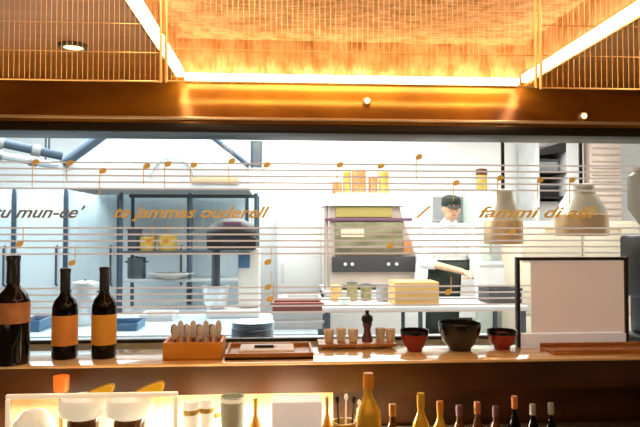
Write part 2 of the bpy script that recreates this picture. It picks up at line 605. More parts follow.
# ------------------------------------------------------------------ bar counter
bar = thing('bar_counter', 'long wooden bar counter with glossy top and dark brown front under the window', 'bar counter', (0, 2.19, 0))
MB().box(XL + .02, -.19, LZ - .010, XR - .02, .192, LZ, .003).build('countertop', 'top_wood', bar)
MB().box(XL + .02, -.165, LZ - .105, XR - .02, -.145, LZ - .0105).build('apron_panel', 'apron_wood', bar)
xs0, xs1 = P(4, 400, 2.3).x, P(334, 400, 2.3).x
MB().box(XL + .02, .17, .7205, XR - .02, .19, LZ - .0225).build('back_panel', 'apron_wood', bar)
MB().box(xs0, .150, .7205, xs1, .1695, LZ - .0225).build('pale_backing', 'pale_back', bar)  # pale only along the lit stretch; the brightness is put into its colour

WZ = 0.72   # lower worktop in front
wk = thing('work_counter', 'lower steel work counter in front of the bar counter holding jars and bottles', 'work counter', (0, 1.95, 0))
MB().box(XL + .02, -.38, WZ - .04, XR - .02, .375, WZ - .0005, .004).build('worktop', 'work_steel', wk)
MB().box(XL + .02, -.34, .08, XR - .02, .37, WZ - .041).build('base_cabinet', 'apron_wood', wk)
MB().box(XL + .02, -.30, 0, XR - .02, .34, .079).build('plinth', 'black', wk)


def on(px, Y, z):
    return Vector((P(px, 231, Y).x, Y, z))


def ztop(px, py, Y):
    return P(px, py, Y).z


# wine bottles
def wine_bottle(px, Y, ytop, rad, lab, labm, l0, l1):
    loc = on(px, Y, LZ)
    h = ztop(px, ytop, Y) - LZ
    t = thing('wine_bottle', lab, 'bottle', loc, 'wine bottles on the bar counter')
    r = rad
    MB().lathe([(0, .006), (r * .6, .0), (r * .96, .0), (r, .006), (r, h * .52), (r * .98, h * .57), (r * .82, h * .64), (r * .5, h * .69),
                (r * .37, h * .73), (r * .35, h * .95), (r * .39, h * .955), (r * .39, h * .985), (r * .3, h * .99), (0, h * .99)]).build('glass_body', 'bottle_dark', t)
    MB().lathe([(r * .40, h * .74), (r * .395, h * .945), (r * .43, h * .952), (r * .43, h * .992), (r * .36, h), (0, h)]).build('capsule', 'capsule', t)
    MB().lathe([(r * 1.012, h * l0), (r * 1.012, h * l1)]).build('paper_label', labm, t)
    return t


wine_bottle(14, 1.98 + .06, 255, .051, 'large dark wine bottle with brown label at the far left, tallest of the three', 'label_brown', .38, .57)
wine_bottle(66, 2.12, 268, .041, 'dark wine bottle with orange label, middle one of the three bottles', 'label_orange', .15, .48)
wine_bottle(105, 2.12, 266.5, .040, 'dark wine bottle with ochre label, nearest to the orange box', 'label_ochre', .15, .48)

# orange wooden box and tray
loc = on(196, 2.12, LZ)
hb = ztop(196, 340, 2.12) - LZ
hb = .058
wb = P(224, 345, 2.12).x - P(167, 345, 2.12).x
t = thing('wooden_box', 'open orange wooden box on the bar counter right of the wine bottles', 'box', loc)
b = MB()
hw = wb / 2
b.box(-hw, -.075, 0, hw, .075, .006)
b.box(-hw, -.075, 0, hw, -.067, hb, .001)
b.box(-hw, .067, 0, hw, .075, hb, .001)
b.box(-hw, -.067, 0, -hw + .008, .067, hb, .001)
b.box(hw - .008, -.067, 0, hw, .067, hb, .001)
b.build('box_body', 'orange_box', t)
for i in range(12):
    x = -hw + .018 + i * (wb - .036) / 11
    a = .25 * math.sin(i * 2.1)
    ct = thing('cutlery', ['pale', 'dark purple'][i % 2] + ' handled cutlery piece standing in the orange wooden box', 'cutlery', (loc.x + x, loc.y + (.03, -.03, 0)[i % 3], LZ + .0065), 'cutlery in the orange wooden box')
    MB().box(-.005, -.003, 0, .005, .003, .055, .0015).build('handle', 'purple' if i % 2 else 'steel', ct)
    MB().lathe([(0, .054 + .0), (.008, .060), (.0115, .074 + .006 * (i % 3)), (.009, .090 + .008 * (i % 3)), (0, .098 + .008 * (i % 3))], n=12, sy=.3).build('tip', 'pale_grey' if i % 3 else 'purple', ct)

loc = on(270, 2.14, LZ)
wt = P(313, 350, 2.14).x - P(228, 350, 2.14).x
t = thing('wooden_tray', 'low wooden serving tray on the bar counter right of the orange box', 'tray', loc)
b = MB()
hw = wt / 2
b.box(-hw, -.10, .0, hw, .10, .008)
for y in (-.10, .092):
    b.box(-hw, y, 0, hw, y + .008, .022, .001)
for x in (-hw, hw - .008):
    b.box(x, -.092, 0, x + .008, .092, .022, .001)
b.build('tray_body', 'tray_wood', t)
loc = on(265, 2.15, LZ + .0085)
t = thing('folded_napkin', 'folded white napkin lying on the wooden tray', 'napkin', loc)
MB().box(-.085, -.06, 0, .10, .06, .014, .004).build('cloth', 'cloth_white', t)
t = thing('pen', 'black pen lying on the folded white napkin', 'pen', on(265, 2.13, LZ + .0227))
MB().cyl((-.035, 0, .005), (.03, 0, .005), .005, .005, 10).build('barrel', 'black', t)
MB().cyl((.03, 0, .005), (.042, 0, .005), .004, .001, 10).build('point', 'steel', t)

# ramekins on a board
YR = 2.26
x0, x1 = P(318, 342, YR).x, P(394, 342, YR).x
t = thing('serving_board', 'narrow wooden board under the row of small cups on the bar counter', 'board', ((x0 + x1) / 2, YR, LZ))
hw = (x1 - x0) / 2
MB().box(-hw, -.06, .006, hw, .06, .018, .004).build('board_top', 'tray_wood', t)
for x in (-hw + .03, hw - .03):
    MB().box(x - .008, -.05, 0, x + .008, .05, .0065).build('foot', 'tray_wood', t)
words_ = ['first', 'second', 'third', 'fourth', 'fifth']
for i, (px, fill) in enumerate(((329, 'orange_sauce'), (341, 'orange_sauce'), (353, 'orange_sauce'), (380, 'ceramic'), (390, 'cream'))):
    labs = ('small white cup with orange filling at the left end of the board', 'small white cup with orange filling, second from the left end of the board',
            'small white cup with orange filling just left of the pepper mill', 'small white cup with white filling just right of the pepper mill',
            'small white cup with cream filling at the right end of the board')
    t = thing('small_cup', labs[i], 'cup', on(px, YR - .01 + .02 * (i % 2), LZ + .0185), 'small cups on the board')
    MB().lathe([(0, 0), (.014, 0), (.0155, .004), (.0190, .042), (.0198, .045), (.018, .045), (.0145, .008), (0, .007)]).build('cup_body', 'ceramic', t)
    MB().lathe([(0, .009), (.0150, .009), (.0178, .041), (0, .043)]).build('filling', fill, t)
t = thing('pepper_mill', 'dark pepper mill with a round knob standing among the small cups', 'pepper mill', on(367, YR, LZ + .0185))
MB().lathe([(0, 0), (.020, 0), (.020, .010), (.013, .03), (.012, .045), (.018, .062), (.017, .066), (0, .066)]).build('mill_body', 'purple', t)
MB().lathe([(.016, .0665), (.021, .075), (.020, .090), (.010, .098), (.006, .101), (.008, .106), (.006, .112), (0, .114)]).build('mill_head', 'black', t)


# bowls
def bowl(px, Y, ytop, hwpx, m, rim, lab):
    loc = on(px, Y, LZ)
    h = ztop(px, ytop, Y) - LZ
    r = P(px + hwpx, 340, Y).x - loc.x
    t = thing('bowl', lab, 'bowl', loc, 'lacquer bowls on the bar counter')
    MB().lathe([(0, .004), (r * .48, .0), (r * .52, .0), (r * .55, .010), (r * .80, h * .30), (r * .93, h * .62), (r * .98, h * .80),
                (r * .93, h * .80), (r * .85, h * .55), (r * .6, h * .22), (0, h * .16)]).build('bowl_body', m, t)
    MB().lathe([(r * .93, h * .80), (r * .985, h * .80), (r, h * .98), (r * .985, h), (r * .955, h * .98), (r * .93, h * .80)]).build('rim', rim, t)


bowl(414, 2.16, 329.5, 14.5, 'red_lacquer', 'black_lacquer', 'red bowl with black rim, left of the large black bowl')
bowl(459, 2.17, 322, 21.5, 'black_lacquer', 'black_lacquer', 'large black bowl standing between the two red bowls')
bowl(501, 2.18, 330, 15.5, 'red_lacquer', 'black_lacquer', 'red bowl with black rim, right of the large black bowl next to the framed board')

# framed board
YB = 2.20
x0, x1 = P(516, 300, YB).x, P(627, 300, YB).x
zt = P(570, 257, YB).z
t = thing('framed_board', 'dark framed beige board standing on the right end of the bar counter', 'board', ((x0 + x1) / 2, YB, LZ))
hw = (x1 - x0) / 2
H = zt - LZ
b = MB()
b.box(-hw, -.012, 0, -hw + .012, .012, H, .002)
b.box(hw - .012, -.012, 0, hw, .012, H, .002)
b.box(-hw + .012, -.012, H - .012, hw - .012, .012, H, .002)
b.build('frame', 'black_frame', t)
lx = P(531, 300, YB).x - (x0 + x1) / 2
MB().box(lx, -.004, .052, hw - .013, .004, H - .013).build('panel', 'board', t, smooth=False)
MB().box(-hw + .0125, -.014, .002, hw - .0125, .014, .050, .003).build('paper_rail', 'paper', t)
xb0, xb1 = P(545, 340, 2.12).x, P(700, 340, 2.12).x
t = thing('wooden_slat_tray', 'long flat wooden tray lying before the framed board', 'tray', ((xb0 + xb1) / 2, 2.11, LZ))
hw = (xb1 - xb0) / 2
b = MB()
b.box(-hw, -.055, 0, hw, .055, .010, .002)
b.box(-hw, .045, .0101, hw, .055, .022, .001)
b.box(-hw, -.055, .0101, hw, -.047, .016, .001)
b.build('tray_body', 'tray_wood', t)

# coffee grinder at the right edge
YG = 2.26
loc = on(656, YG, LZ)
t = thing('coffee_grinder', 'tall black grinder with a pale hopper at the right end of the bar counter', 'grinder', loc)
r = loc.x - P(633, 300, YG).x
h1 = ztop(640, 235, YG) - LZ
h2 = ztop(640, 168, YG) - LZ
b = MB()
b.box(-r, -.09, 0, r, .10, .03, .006)
b.box(-r * .6, -.01, .03, r * .7, .09, h1 * .45, .01)
b.box(-r, -.08, h1 * .42, r, .095, h1, .015)
b.build('grinder_body', 'black', t)
MB().cyl((0, -.06, h1 * .42), (0, -.06, h1 * .30), .016, .012, 14).build('spout', 'dark_steel', t)
MB().lathe([(.03, h1), (.045, h1 + .02), (r * 1.02, h1 + .10), (r * 1.02, h2 - .03), (r * .8, h2 - .012), (0, h2 - .012)]).build('hopper', 'hopper', t)
MB().lathe([(r * .82, h2 - .012), (r * .84, h2), (.02, h2 + .006), (0, h2 + .006)]).build('lid', 'pale_grey', t)

# ------------------------------------------------------------------ things on the lower work counter (front, brightly lit)
# low glass guard with a pale rail on the left
YC = 1.77
xa, xb = P(6, 400, YC).x, P(178, 400, YC).x
zt = ztop(90, 393, YC)
t = thing('glass_guard', 'low glass guard with pale shining top rail standing at the lower left', 'glass guard', ((xa + xb) / 2, YC, WZ))
hw = (xb - xa) / 2
H = zt - WZ
b = MB()
b.box(-hw, -.006, H - .013, hw, .006, H, .003)
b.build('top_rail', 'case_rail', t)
for x in (-hw, hw - .012):
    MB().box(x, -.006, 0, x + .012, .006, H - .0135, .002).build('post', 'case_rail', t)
MB().box(-hw + .013, -.002, .003, hw - .013, .002, H - .0135).build('pane', 'glass', t, smooth=False)


def jar(px, ytop, wpx, Y, lab, lemon, yl=None):
    loc = on(px, Y, WZ)
    h = ztop(px, ytop, Y) - WZ
    r = P(px + wpx / 2, 400, Y).x - loc.x
    t = thing('lidded_jar', lab, 'jar', loc, 'white lidded jars at the lower left')
    MB().lathe([(0, 0), (r * .62, 0), (r * .66, .01), (r * .66, h - .07), (r * .6, h - .062), (0, h - .062)]).build('jar_body', 'brown_glass', t)
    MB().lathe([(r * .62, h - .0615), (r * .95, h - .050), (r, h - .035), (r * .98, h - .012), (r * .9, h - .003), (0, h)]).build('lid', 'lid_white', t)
    return loc, h


for px, yt, wp, Y, lab, lem in ((85, 396, 44, 1.86, 'dark jar with white domed lid and yellow wedge, left of the two, nearest the candle', 111),
                                (131, 396, 44, 1.86, 'dark jar with white domed lid and yellow wedge, right of the two, nearest the beakers', 150)):
    loc, h = jar(px, yt, wp, Y, lab, True)
    first = lem == 111
    tl = thing('lemon_wedge', 'yellow wedge on the ' + ('left' if first else 'right') + ' white jar lid, ' + ('under the ochre labelled bottle' if first else 'further right and larger'), 'lemon', (loc.x + (.040 if first else .048), loc.y + .01, WZ + h - .004), 'yellow wedges on jar lids')
    wq, hq = (.045, .034) if first else (.050, .042)
    prof = [(-wq, 0), (-.5 * wq, .40 * hq), (0, .68 * hq), (.5 * wq, .90 * hq), (.85 * wq, hq), (wq, .8 * hq), (.8 * wq, 0)]
    MB().prism(prof, -.014, .014).build('flesh', 'yellow', tl)
    b = MB()
    for (xx, zz), (x2, z2) in zip(prof[:-1], prof[1:]):
        b.cyl((xx, 0, zz + .001), (x2, 0, z2 + .001), .003, n=6)
    b.build('rind', 'gold_bottle', tl)
loc = on(36, 1.86, WZ)
h = ztop(36, 408, 1.86) - WZ
t = thing('cream_bowl', 'cream coloured upturned bowl behind the glass guard at the lower left corner', 'bowl', loc)
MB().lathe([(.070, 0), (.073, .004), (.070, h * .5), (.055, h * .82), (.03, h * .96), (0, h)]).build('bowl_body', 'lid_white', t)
MB().lathe([(.075, 0), (.078, .003), (.075, .010), (.0725, .008)]).build('rim', 'cream', t)
# candle: small orange glass on a stand
loc = on(63, 1.955, WZ)
h1 = ztop(63, 392, 1.955) - WZ
h2 = ztop(63, 376, 1.955) - WZ
t = thing('candle_holder', 'small glowing orange candle glass on a slim stand behind the glass guard', 'candle', loc)
MB().lathe([(0, 0), (.026, 0), (.026, .006), (.006, .012), (.006, h1 - .01), (.022, h1 - .003), (.022, h1), (0, h1)]).build('stand', 'brass', t)
MB().lathe([(0, h1 + .0005), (.019, h1 + .0005), (.022, h1 + .01), (.023, h2), (.0215, h2), (.0195, h1 + .006), (0, h1 + .005)]).build('candle_glass', 'candle', t)
MB().lathe([(0, h1 + .006), (.0185, h1 + .006), (.0185, h1 + .026), (0, h1 + .026)]).build('wax', 'lid_white', t)

# white cups, tumbler, white block, amber bottles in the middle
ct = None
for i, (px, yt, wp) in enumerate(((192, 401, 14), (207, 399, 15), (216, 405, 12))):
    Y = 1.85 + .03 * i
    loc = on(px, Y, WZ)
    h = ztop(px, yt, Y) - WZ
    r = P(px + wp / 2, 400, Y).x - loc.x
    labs = ('white beaker at the left of the front row, right of the glass guard', 'white beaker in the front row, tallest of the three', 'narrow white beaker next to the pale green tumbler')
    t = thing('beaker', labs[i], 'cup', loc, 'white beakers on the work counter')
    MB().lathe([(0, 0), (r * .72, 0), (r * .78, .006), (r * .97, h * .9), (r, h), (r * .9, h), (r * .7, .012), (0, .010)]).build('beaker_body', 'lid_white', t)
    MB().lathe([(r * .985, h * .84), (r * 1.0, h * .87), (r * .985, h * .90)]).build('gold_band', 'brass_pot', t)
loc = on(233, 1.84, WZ)
h = ztop(233, 396, 1.84) - WZ
t = thing('tumbler', 'pale green white tumbler standing left of the bright white block', 'tumbler', loc)
MB().lathe([(0, 0), (.027, 0), (.029, .006), (.034, h * .95), (.035, h), (.032, h), (.027, .012), (0, .010)]).build('tumbler_body', 'green_white', t)
MB().lathe([(.0345, h - .014), (.0356, h - .008), (.0345, h - .002)]).build('rim_band', 'lid_white', t)
Y = 1.85
xa, xb = P(272, 400, Y).x, P(321, 400, Y).x
h = ztop(296, 398, Y) - WZ
t = thing('napkin_dispenser', 'bright white napkin block with metal base in the middle of the front row', 'napkins', ((xa + xb) / 2, Y, WZ))
hw = (xb - xa) / 2
MB().box(-hw - .004, -.05, 0, hw + .004, .05, .02, .003).build('base', 'steel', t)
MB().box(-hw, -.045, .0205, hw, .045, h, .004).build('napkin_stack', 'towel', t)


def bottle(px, Y, ytop, rpx, bm_, cm, lab, group, capf=.86, neck=.30):
    loc = on(px, Y, WZ)
    h = ztop(px, ytop, Y) - WZ
    r = P(px + rpx, 400, Y).x - loc.x
    t = thing('spirit_bottle', lab, 'bottle', loc, group)
    MB().lathe([(0, .004), (r * .9, 0), (r, .006), (r, h * .58), (r * .92, h * .66), (r * .55, h * .74), (r * neck, h * .80), (r * neck, h * .95), (0, h * .95)]).build('bottle_body', bm_, t)
    MB().lathe([(r * neck * 1.18, h * capf), (r * neck * 1.25, h * .965), (r * neck * 1.1, h), (0, h)]).build('cap', cm, t)
    MB().lathe([(r * 1.01, h * .16), (r * 1.01, h * .50)]).build('paper_label', 'cream', t)
    return t


bottle(256, 1.87, 399, 6, 'amber', 'gold_bottle', 'small amber bottle between the pale tumbler and the white block', 'bottles on the work counter')
bottle(327, 1.84, 397, 5, 'amber', 'brass_pot', 'slim amber bottle right beside the white block', 'bottles on the work counter')
bottle(368, 1.82, 373, 13, 'gold_bottle', 'amber', 'golden bottle with amber stopper, tallest in the front row', 'bottles on the work counter', .86, .36)
bottle(420, 1.82, 393, 9, 'gold_bottle', 'gold_bottle', 'bright gold bottle, left of the darker row of bottles', 'bottles on the work counter', .84, .4)
bottle(439, 1.83, 401, 8, 'gold_bottle', 'amber', 'gold bottle with amber cap, next right of the bright gold bottle', 'bottles on the work counter', .84, .4)
for i, (px, yt, bmn, cm) in enumerate(((392, 404, 'brown_glass', 'copper'), (458, 405, 'brown_glass', 'purple'), (476, 402, 'brown_glass', 'copper'), (494, 406, 'brown_glass', 'purple'),
                                       (513, 396, 'bottle_dark', 'copper'), (531, 404, 'bottle_dark', 'grey'), (549, 403, 'bottle_dark', 'grey'))):
    labs = ('brown bottle with copper cap just right of the tallest gold bottle', 'brown bottle with dark purple cap, right of the gold bottles',
            'brown bottle with copper cap under the large black bowl', 'brown bottle with dark purple cap under the right red bowl',
            'dark bottle with copper cap, tallest of the dark row', 'dark bottle with grey cap, second last of the dark row', 'dark bottle with grey cap at the right end of the dark row')
    bottle(px, 1.84 + .02 * (i % 2), yt, 7.5, bmn, cm, labs[i], 'bottles on the work counter', .84, .42)
# bar tools in a gold cup
loc = on(344, 1.80, WZ)
h = ztop(344, 421, 1.80) - WZ
t = thing('tool_cup', 'gold cup holding dark bar spoons, left of the tallest gold bottle', 'cup', loc)
MB().lathe([(0, 0), (.030, 0), (.034, h), (.0315, h), (.028, .004), (0, .004)]).build('cup_body', 'brass_pot', t)
MB().lathe([(.0335, h * .96), (.0365, h * .98), (.0335, h)]).build('rim', 'gold_bottle', t)
for i, (dx, dz) in enumerate(((-.016, .085), (.004, .095), (.022, .080), (.034, .062))):
    s = thing('bar_spoon', ('dark bar spoon leaning left in the gold cup', 'pale bar spoon standing straight up in the gold cup', 'dark bar spoon leaning right in the gold cup',
                            'pale bar spoon leaning furthest right in the gold cup')[i], 'spoon', (loc.x + dx * .4, loc.y - .006 + .004 * i, WZ + .0065), 'bar spoons in the gold cup')
    top = Vector((dx * .9, 0, h + dz * .6))
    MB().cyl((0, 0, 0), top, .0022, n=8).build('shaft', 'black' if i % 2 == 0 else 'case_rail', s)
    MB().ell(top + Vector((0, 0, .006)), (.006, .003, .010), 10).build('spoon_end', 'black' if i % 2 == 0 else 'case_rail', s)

# ------------------------------------------------------------------ kitchen: heat lamps
def heat_lamp(px, ydome0, ydome1, wpx, Y, lab, ybulb):
    x = P(px, 200, Y).x
    zt, zb = P(px, ydome0, Y).z, P(px, ydome1, Y).z
    r = P(px + wpx / 2, 231, Y).x - x
    h = zt - zb
    t = thing('heat_lamp', lab, 'heat lamp', (x, Y, zb), 'heat lamps over the pass')
    MB().cyl((0, 0, h - .003), (0, 0, KC - zb - .001), .008, n=10).build('rod', 'black', t)
    MB().lathe([(.05, KC - zb - .02), (.05, KC - zb - .001), (0, KC - zb - .001)]).build('ceiling_rose', 'black', t)
    MB().lathe([(r * .98, h * .42), (r * .93, h * .48), (r * .80, h * .62), (r * .62, h * .76), (r * .52, h * .84), (r * .50, h * .97), (r * .3, h), (0, h)]).build('lamp_dome', 'lamp_silver', t)
    MB().lathe([(r * .93, 0), (r * 1.0, .002), (r * 1.0, h * .40), (r * .96, h * .42), (r * .93, h * .40), (r * .93, 0)]).build('lamp_skirt', 'lamp_band', t)
    MB().ell((0, 0, h * .38), (r * .42, r * .42, h * .25), 14).build('bulb', 'bulb', t)


heat_lamp(503, 189, 244, 38, 2.66, 'dome shaped heat lamp on black rod, left of the two, beside the person in white', 0)
heat_lamp(581, 184, 236, 50, 2.66, 'wider dome shaped heat lamp on black rod, right of the two, above the framed board', 0)

# ------------------------------------------------------------------ pass counter directly behind the glass
pc = thing('pass_counter', 'steel pass counter directly behind the window glass', 'counter', (0, 2.70, 0))
MB().box(XL + .05, -.23, PZ - .03, XR - .05, .20, PZ, .004).build('countertop', 'steel', pc)
MB().box(XL + .05, -.21, .1, XR - .05, .18, PZ - .0305).build('base_cabinet', 'steel', pc)
MB().box(XL + .05, -.18, 0, XR - .05, .15, .0995).build('plinth', 'dark_steel', pc)


def plate_stack(px, Y, wpx, n, m0, labels):
    for i in range(n):
        r = P(px + wpx / 2, 231, Y).x - P(px, 231, Y).x
        loc = on(px, Y, PZ + i * .0085)
        t = MB().lathe([(0, 0), (r * .6, 0), (r * .62, .002), (r * .98, .0072), (r, .0082), (r * .96, .0082), (r * .6, .0045), (0, .004)]).build('plate', m0[i % len(m0)])
        t.location = loc
        tag(t, labels[i], 'plate', 'stacked plates behind the glass')


pl = ['bottom', 'second lowest', 'third lowest', 'fourth lowest', 'fifth lowest', 'sixth lowest', 'sixth from the top', 'fifth from the top', 'fourth from the top', 'third from the top', 'second from the top', 'topmost']
plate_stack(253, 2.66, 43, 12, ['blue_plate'] * 8 + ['pale_blue'] * 4,
            [('%s blue plate of the stack behind the wooden tray' % ('dark' if i < 8 else 'pale')) + ', ' + pl[i] for i in range(12)])


# ------------------------------------------------------------------ left kitchen
def counter(name, lab, px0, px1, Y0, Y1, z, m='steel', legs=True):
    xa, xb = P(px0, 231, Y0).x, P(px1, 231, Y0).x
    t = thing(name, lab, 'counter', ((xa + xb) / 2, (Y0 + Y1) / 2, 0))
    hw, hd = (xb - xa) / 2, (Y1 - Y0) / 2
    MB().box(-hw, -hd, z - .04, hw, hd, z, .005).build('countertop', m, t)
    MB().box(-hw + .04, -hd + .04, .25, hw - .04, hd - .04, .28).build('under_shelf', m, t)
    for x in (-hw + .03, hw - .03):
        for y in (-hd + .03, hd - .03):
            MB().cyl((x, y, 0), (x, y, z - .0405), .02, n=12).build('leg', 'dark_steel', t)
    return t


CZL = .90
counter('prep_counter', 'long steel prep counter at the left behind the wine bottles', -120, 318, 3.35, 4.25, CZL, 'blue_steel')
Yk = 3.55

def crate(px, ytop, wpx, Y, zs, m, lab, cat='crate', grp=None, d=.22, name='crate'):
    loc = on(px, Y, zs)
    h = max(.04, ztop(px, ytop, Y) - zs)
    hw = P(px + wpx / 2, 231, Y).x - loc.x
    t = thing(name, lab, cat, loc, grp)
    b = MB()
    b.box(-hw, -d / 2, 0, hw, d / 2, .008)
    b.box(-hw, -d / 2, .008, hw, -d / 2 + .008, h, .002)
    b.box(-hw, d / 2 - .008, .008, hw, d / 2, h, .002)
    b.box(-hw, -d / 2 + .008, .008, -hw + .008, d / 2 - .008, h, .002)
    b.box(hw - .008, -d / 2 + .008, .008, hw, d / 2 - .008, h, .002)
    b.build('crate_body', m, t)
    f = MB()
    o = [(-hw - .005, -d / 2 - .005), (hw + .005, -d / 2 - .005), (hw + .005, d / 2 + .005), (-hw - .005, d / 2 + .005)]
    q = [(-hw + .002, -d / 2 + .002), (hw - .002, -d / 2 + .002), (hw - .002, d / 2 - .002), (-hw + .002, d / 2 - .002)]
    for k in range(4):
        l = (k + 1) % 4
        f.poly([(*o[k], h - .012), (*o[l], h - .012), (*o[l], h + .001), (*o[k], h + .001)])
        f.poly([(*o[k], h + .001), (*o[l], h + .001), (*q[l], h + .001), (*q[k], h + .001)])
        f.poly([(*q[k], h + .001), (*q[l], h + .001), (*q[l], h - .012), (*q[k], h - .012)])
        f.poly([(*q[k], h - .012), (*q[l], h - .012), (*o[l], h - .012), (*o[k], h - .012)])
    bmesh.ops.remove_doubles(f.bm, verts=f.bm.verts, dist=1e-6)
    f.build('rim', m, t)
    return t


def pot(px, ytop, wpx, Y, zs, m, lab, lidm=None, grp=None, handles=True, name='cooking_pot', cat='pot'):
    loc = on(px, Y, zs)
    h = ztop(px, ytop, Y) - zs
    r = P(px + wpx / 2, 231, Y).x - loc.x
    t = thing(name, lab, cat, loc, grp)
    MB().lathe([(0, 0), (r * .92, 0), (r, .012), (r, h * .86), (r * 1.03, h * .87), (r * 1.03, h * .89), (0, h * .89)]).build('pot_body', m, t)
    MB().lathe([(r * 1.02, h * .892), (r * .98, h * .93), (r * .5, h * .965), (0, h * .97)]).build('lid', lidm or m, t)
    MB().lathe([(0, h * .965), (r * .10, h * .968), (r * .14, h * .99), (r * .1, h), (0, h)]).build('lid_knob', 'dark_steel', t)
    if handles:
        for s in (-1, 1):
            MB().tube([(s * r, -r * .25, h * .72), (s * (r * 1.22), -r * .22, h * .75), (s * (r * 1.22), r * .22, h * .75), (s * r, r * .25, h * .72)], .006).build('handle', 'dark_steel', t)
    return t


pot(86, 279, 26, 3.75, CZL, 'steel', 'tall steel stock pot between the middle and right wine bottles')
crate(126, 322, 32, 3.60, CZL, 'deep_blue', 'shallow dark blue crate on the prep counter right of the ochre labelled bottle', grp='crates on the prep counter')
crate(38, 318, 20, 3.60, CZL, 'deep_blue', 'blue crate on the prep counter between the two left wine bottles', grp='crates on the prep counter')
crate(160, 315, 32, 3.95, CZL, 'pale_grey', 'pale shallow crate behind the orange wooden box', grp='crates on the prep counter')
crate(303, 296, 34, 4.05, CZL, 'pale_grey', 'pale grey crate at the right end of the prep counter', grp='crates on the prep counter')
Yt = 3.6
loc = on(297, Yt, CZL)
for i, (zz, m_, lab) in enumerate(((0, 'pale_grey', 'pale tray at the bottom of the stack on the right end of the prep counter'), (.05, 'pale_grey', 'pale middle tray of the stack on the right end of the prep counter'), (.10, 'red_tray', 'dull red top tray of the stack on the right end of the prep counter'))):
    t = thing('stacking_tray', lab, 'tray', (loc.x, Yt, CZL + zz), 'stacked trays on the prep counter')
    b = MB()
    b.box(-.14, -.11, 0, .14, .11, .006)
    for y in (-.11, .102):
        b.box(-.14, y, .006, .14, y + .008, .049, .002)
    for x in (-.14, .132):
        b.box(x, -.102, .006, x + .008, .102, .049, .002)
    b.build('tray_body', m_, t)
    MB().box(-.15, -.118, .034, .15, -.1105, .048, .002).build('lip', 'red_tray' if i == 2 else 'pale_grey', t)

# tall steel cabinets behind (bluish doors), doors with handles
YCB = 5.9
edges = (-60, 14, 66, 120, 190, 248)
for i in range(5):
    xa, xb = P(edges[i], 231, YCB).x, P(edges[i + 1], 231, YCB).x
    labs = ('tall bluish steel cabinet at the far left edge of the kitchen', 'tall bluish steel cabinet behind the large wine bottle',
            'tall bluish steel cabinet behind the two smaller wine bottles', 'wide bluish steel cabinet behind the storage rack', 'bluish steel cabinet just left of the tall dark pipe')
    z1 = P(100, 190, YCB).z
    t = thing('steel_cabinet', labs[i], 'cabinet', ((xa + xb) / 2, YCB + .3, 0), 'tall steel cabinets along the back')
    hw = (xb - xa) / 2 - .006
    MB().box(-hw, -.28, .06, hw, .28, z1, .004).build('carcass', 'blue_steel', t)
    MB().box(-hw + .03, -.25, 0, hw - .03, .25, .0595).build('plinth', 'dark_steel', t)
    d = MB().box(-hw + .02, -.302, .10, hw - .02, -.281, z1 - .03, .004).build('door', 'hood_steel' if i % 2 else 'blue_steel', t)
    MB().tube([(hw - .07, -.3025, .95), (hw - .07, -.335, .96), (hw - .07, -.335, 1.30), (hw - .07, -.3025, 1.31)], .010).build('handle', 'dark_steel', d)
    MB().box(hw - .012, -.31, .06, hw + .012, -.283, z1 + .004).build('edge_post', 'hood_edge', t)

# extraction hood
YH = 5.0
def HX(px, Y=YH): return P(px, 231, Y).x
zl0, zl1 = P(160, 189, YH).z, P(160, 165, YH).z
zr = KC - .002
xh0, xh1 = HX(62), HX(249)
xt0 = xh0 + (HX(116) - HX(80)) * (zr - zl1) / (P(0, 133, YH).z - zl1)
xt1 = xh1 - (HX(245) - HX(207)) * (zr - zl1) / (P(0, 133, YH).z - zl1)
c = Vector(((xh0 + xh1) / 2, YH + .42, zl0))
t = thing('extraction_hood', 'large pale blue steel extraction hood with slanted sides hanging at the left', 'extraction hood', c)
hy = .42
a = [(xh0 - c.x, -hy), (xh1 - c.x, -hy), (xh1 - c.x, hy), (xh0 - c.x, hy)]
z1l, z2l = zl1 - zl0, zr - zl0
tp = [(xt0 - c.x, -.15), (xt1 - c.x, -.15), (xt1 - c.x, hy), (xt0 - c.x, hy)]
b = MB()
for i in range(4):
    j = (i + 1) % 4
    b.poly([(*a[i], z1l), (*a[j], z1l), (*tp[j], z2l), (*tp[i], z2l)])
b.poly([(*p, z2l) for p in tp])
bmesh.ops.remove_doubles(b.bm, verts=b.bm.verts, dist=1e-5)
b.build('canopy', 'hood_steel', t, smooth=False)
b = MB()
th = .02
b.box(a[0][0], -hy, 0, a[1][0], -hy + th, z1l)
b.box(a[0][0], hy - th, 0, a[1][0], hy, z1l)
b.box(a[0][0], -hy + th, 0, a[0][0] + th, hy - th, z1l)
b.box(a[1][0] - th, -hy + th, 0, a[1][0], hy - th, z1l)
b.build('skirt', 'pale_grey', t)
for i, rr in ((0, .045), (1, .022)):
    MB().cyl((*a[i], z1l), (*tp[i], z2l - .01), rr, n=10).build('corner_edge', 'hood_edge', t)
cx = HX(172) - c.x
b = MB()
pts = [(cx + .17 * math.cos(PI * k / 12), -hy - .008, z1l * .5 + .15 * math.sin(PI * k / 12)) for k in range(13)]
b.tube(pts, .009)
b.build('grab_rail', 'steel', t)
MB().box(HX(192) - c.x, -hy - .012, z1l * .22, HX(238) - c.x, -hy - .001, z1l * .5, .002).build('name_plate', 'tan', t)

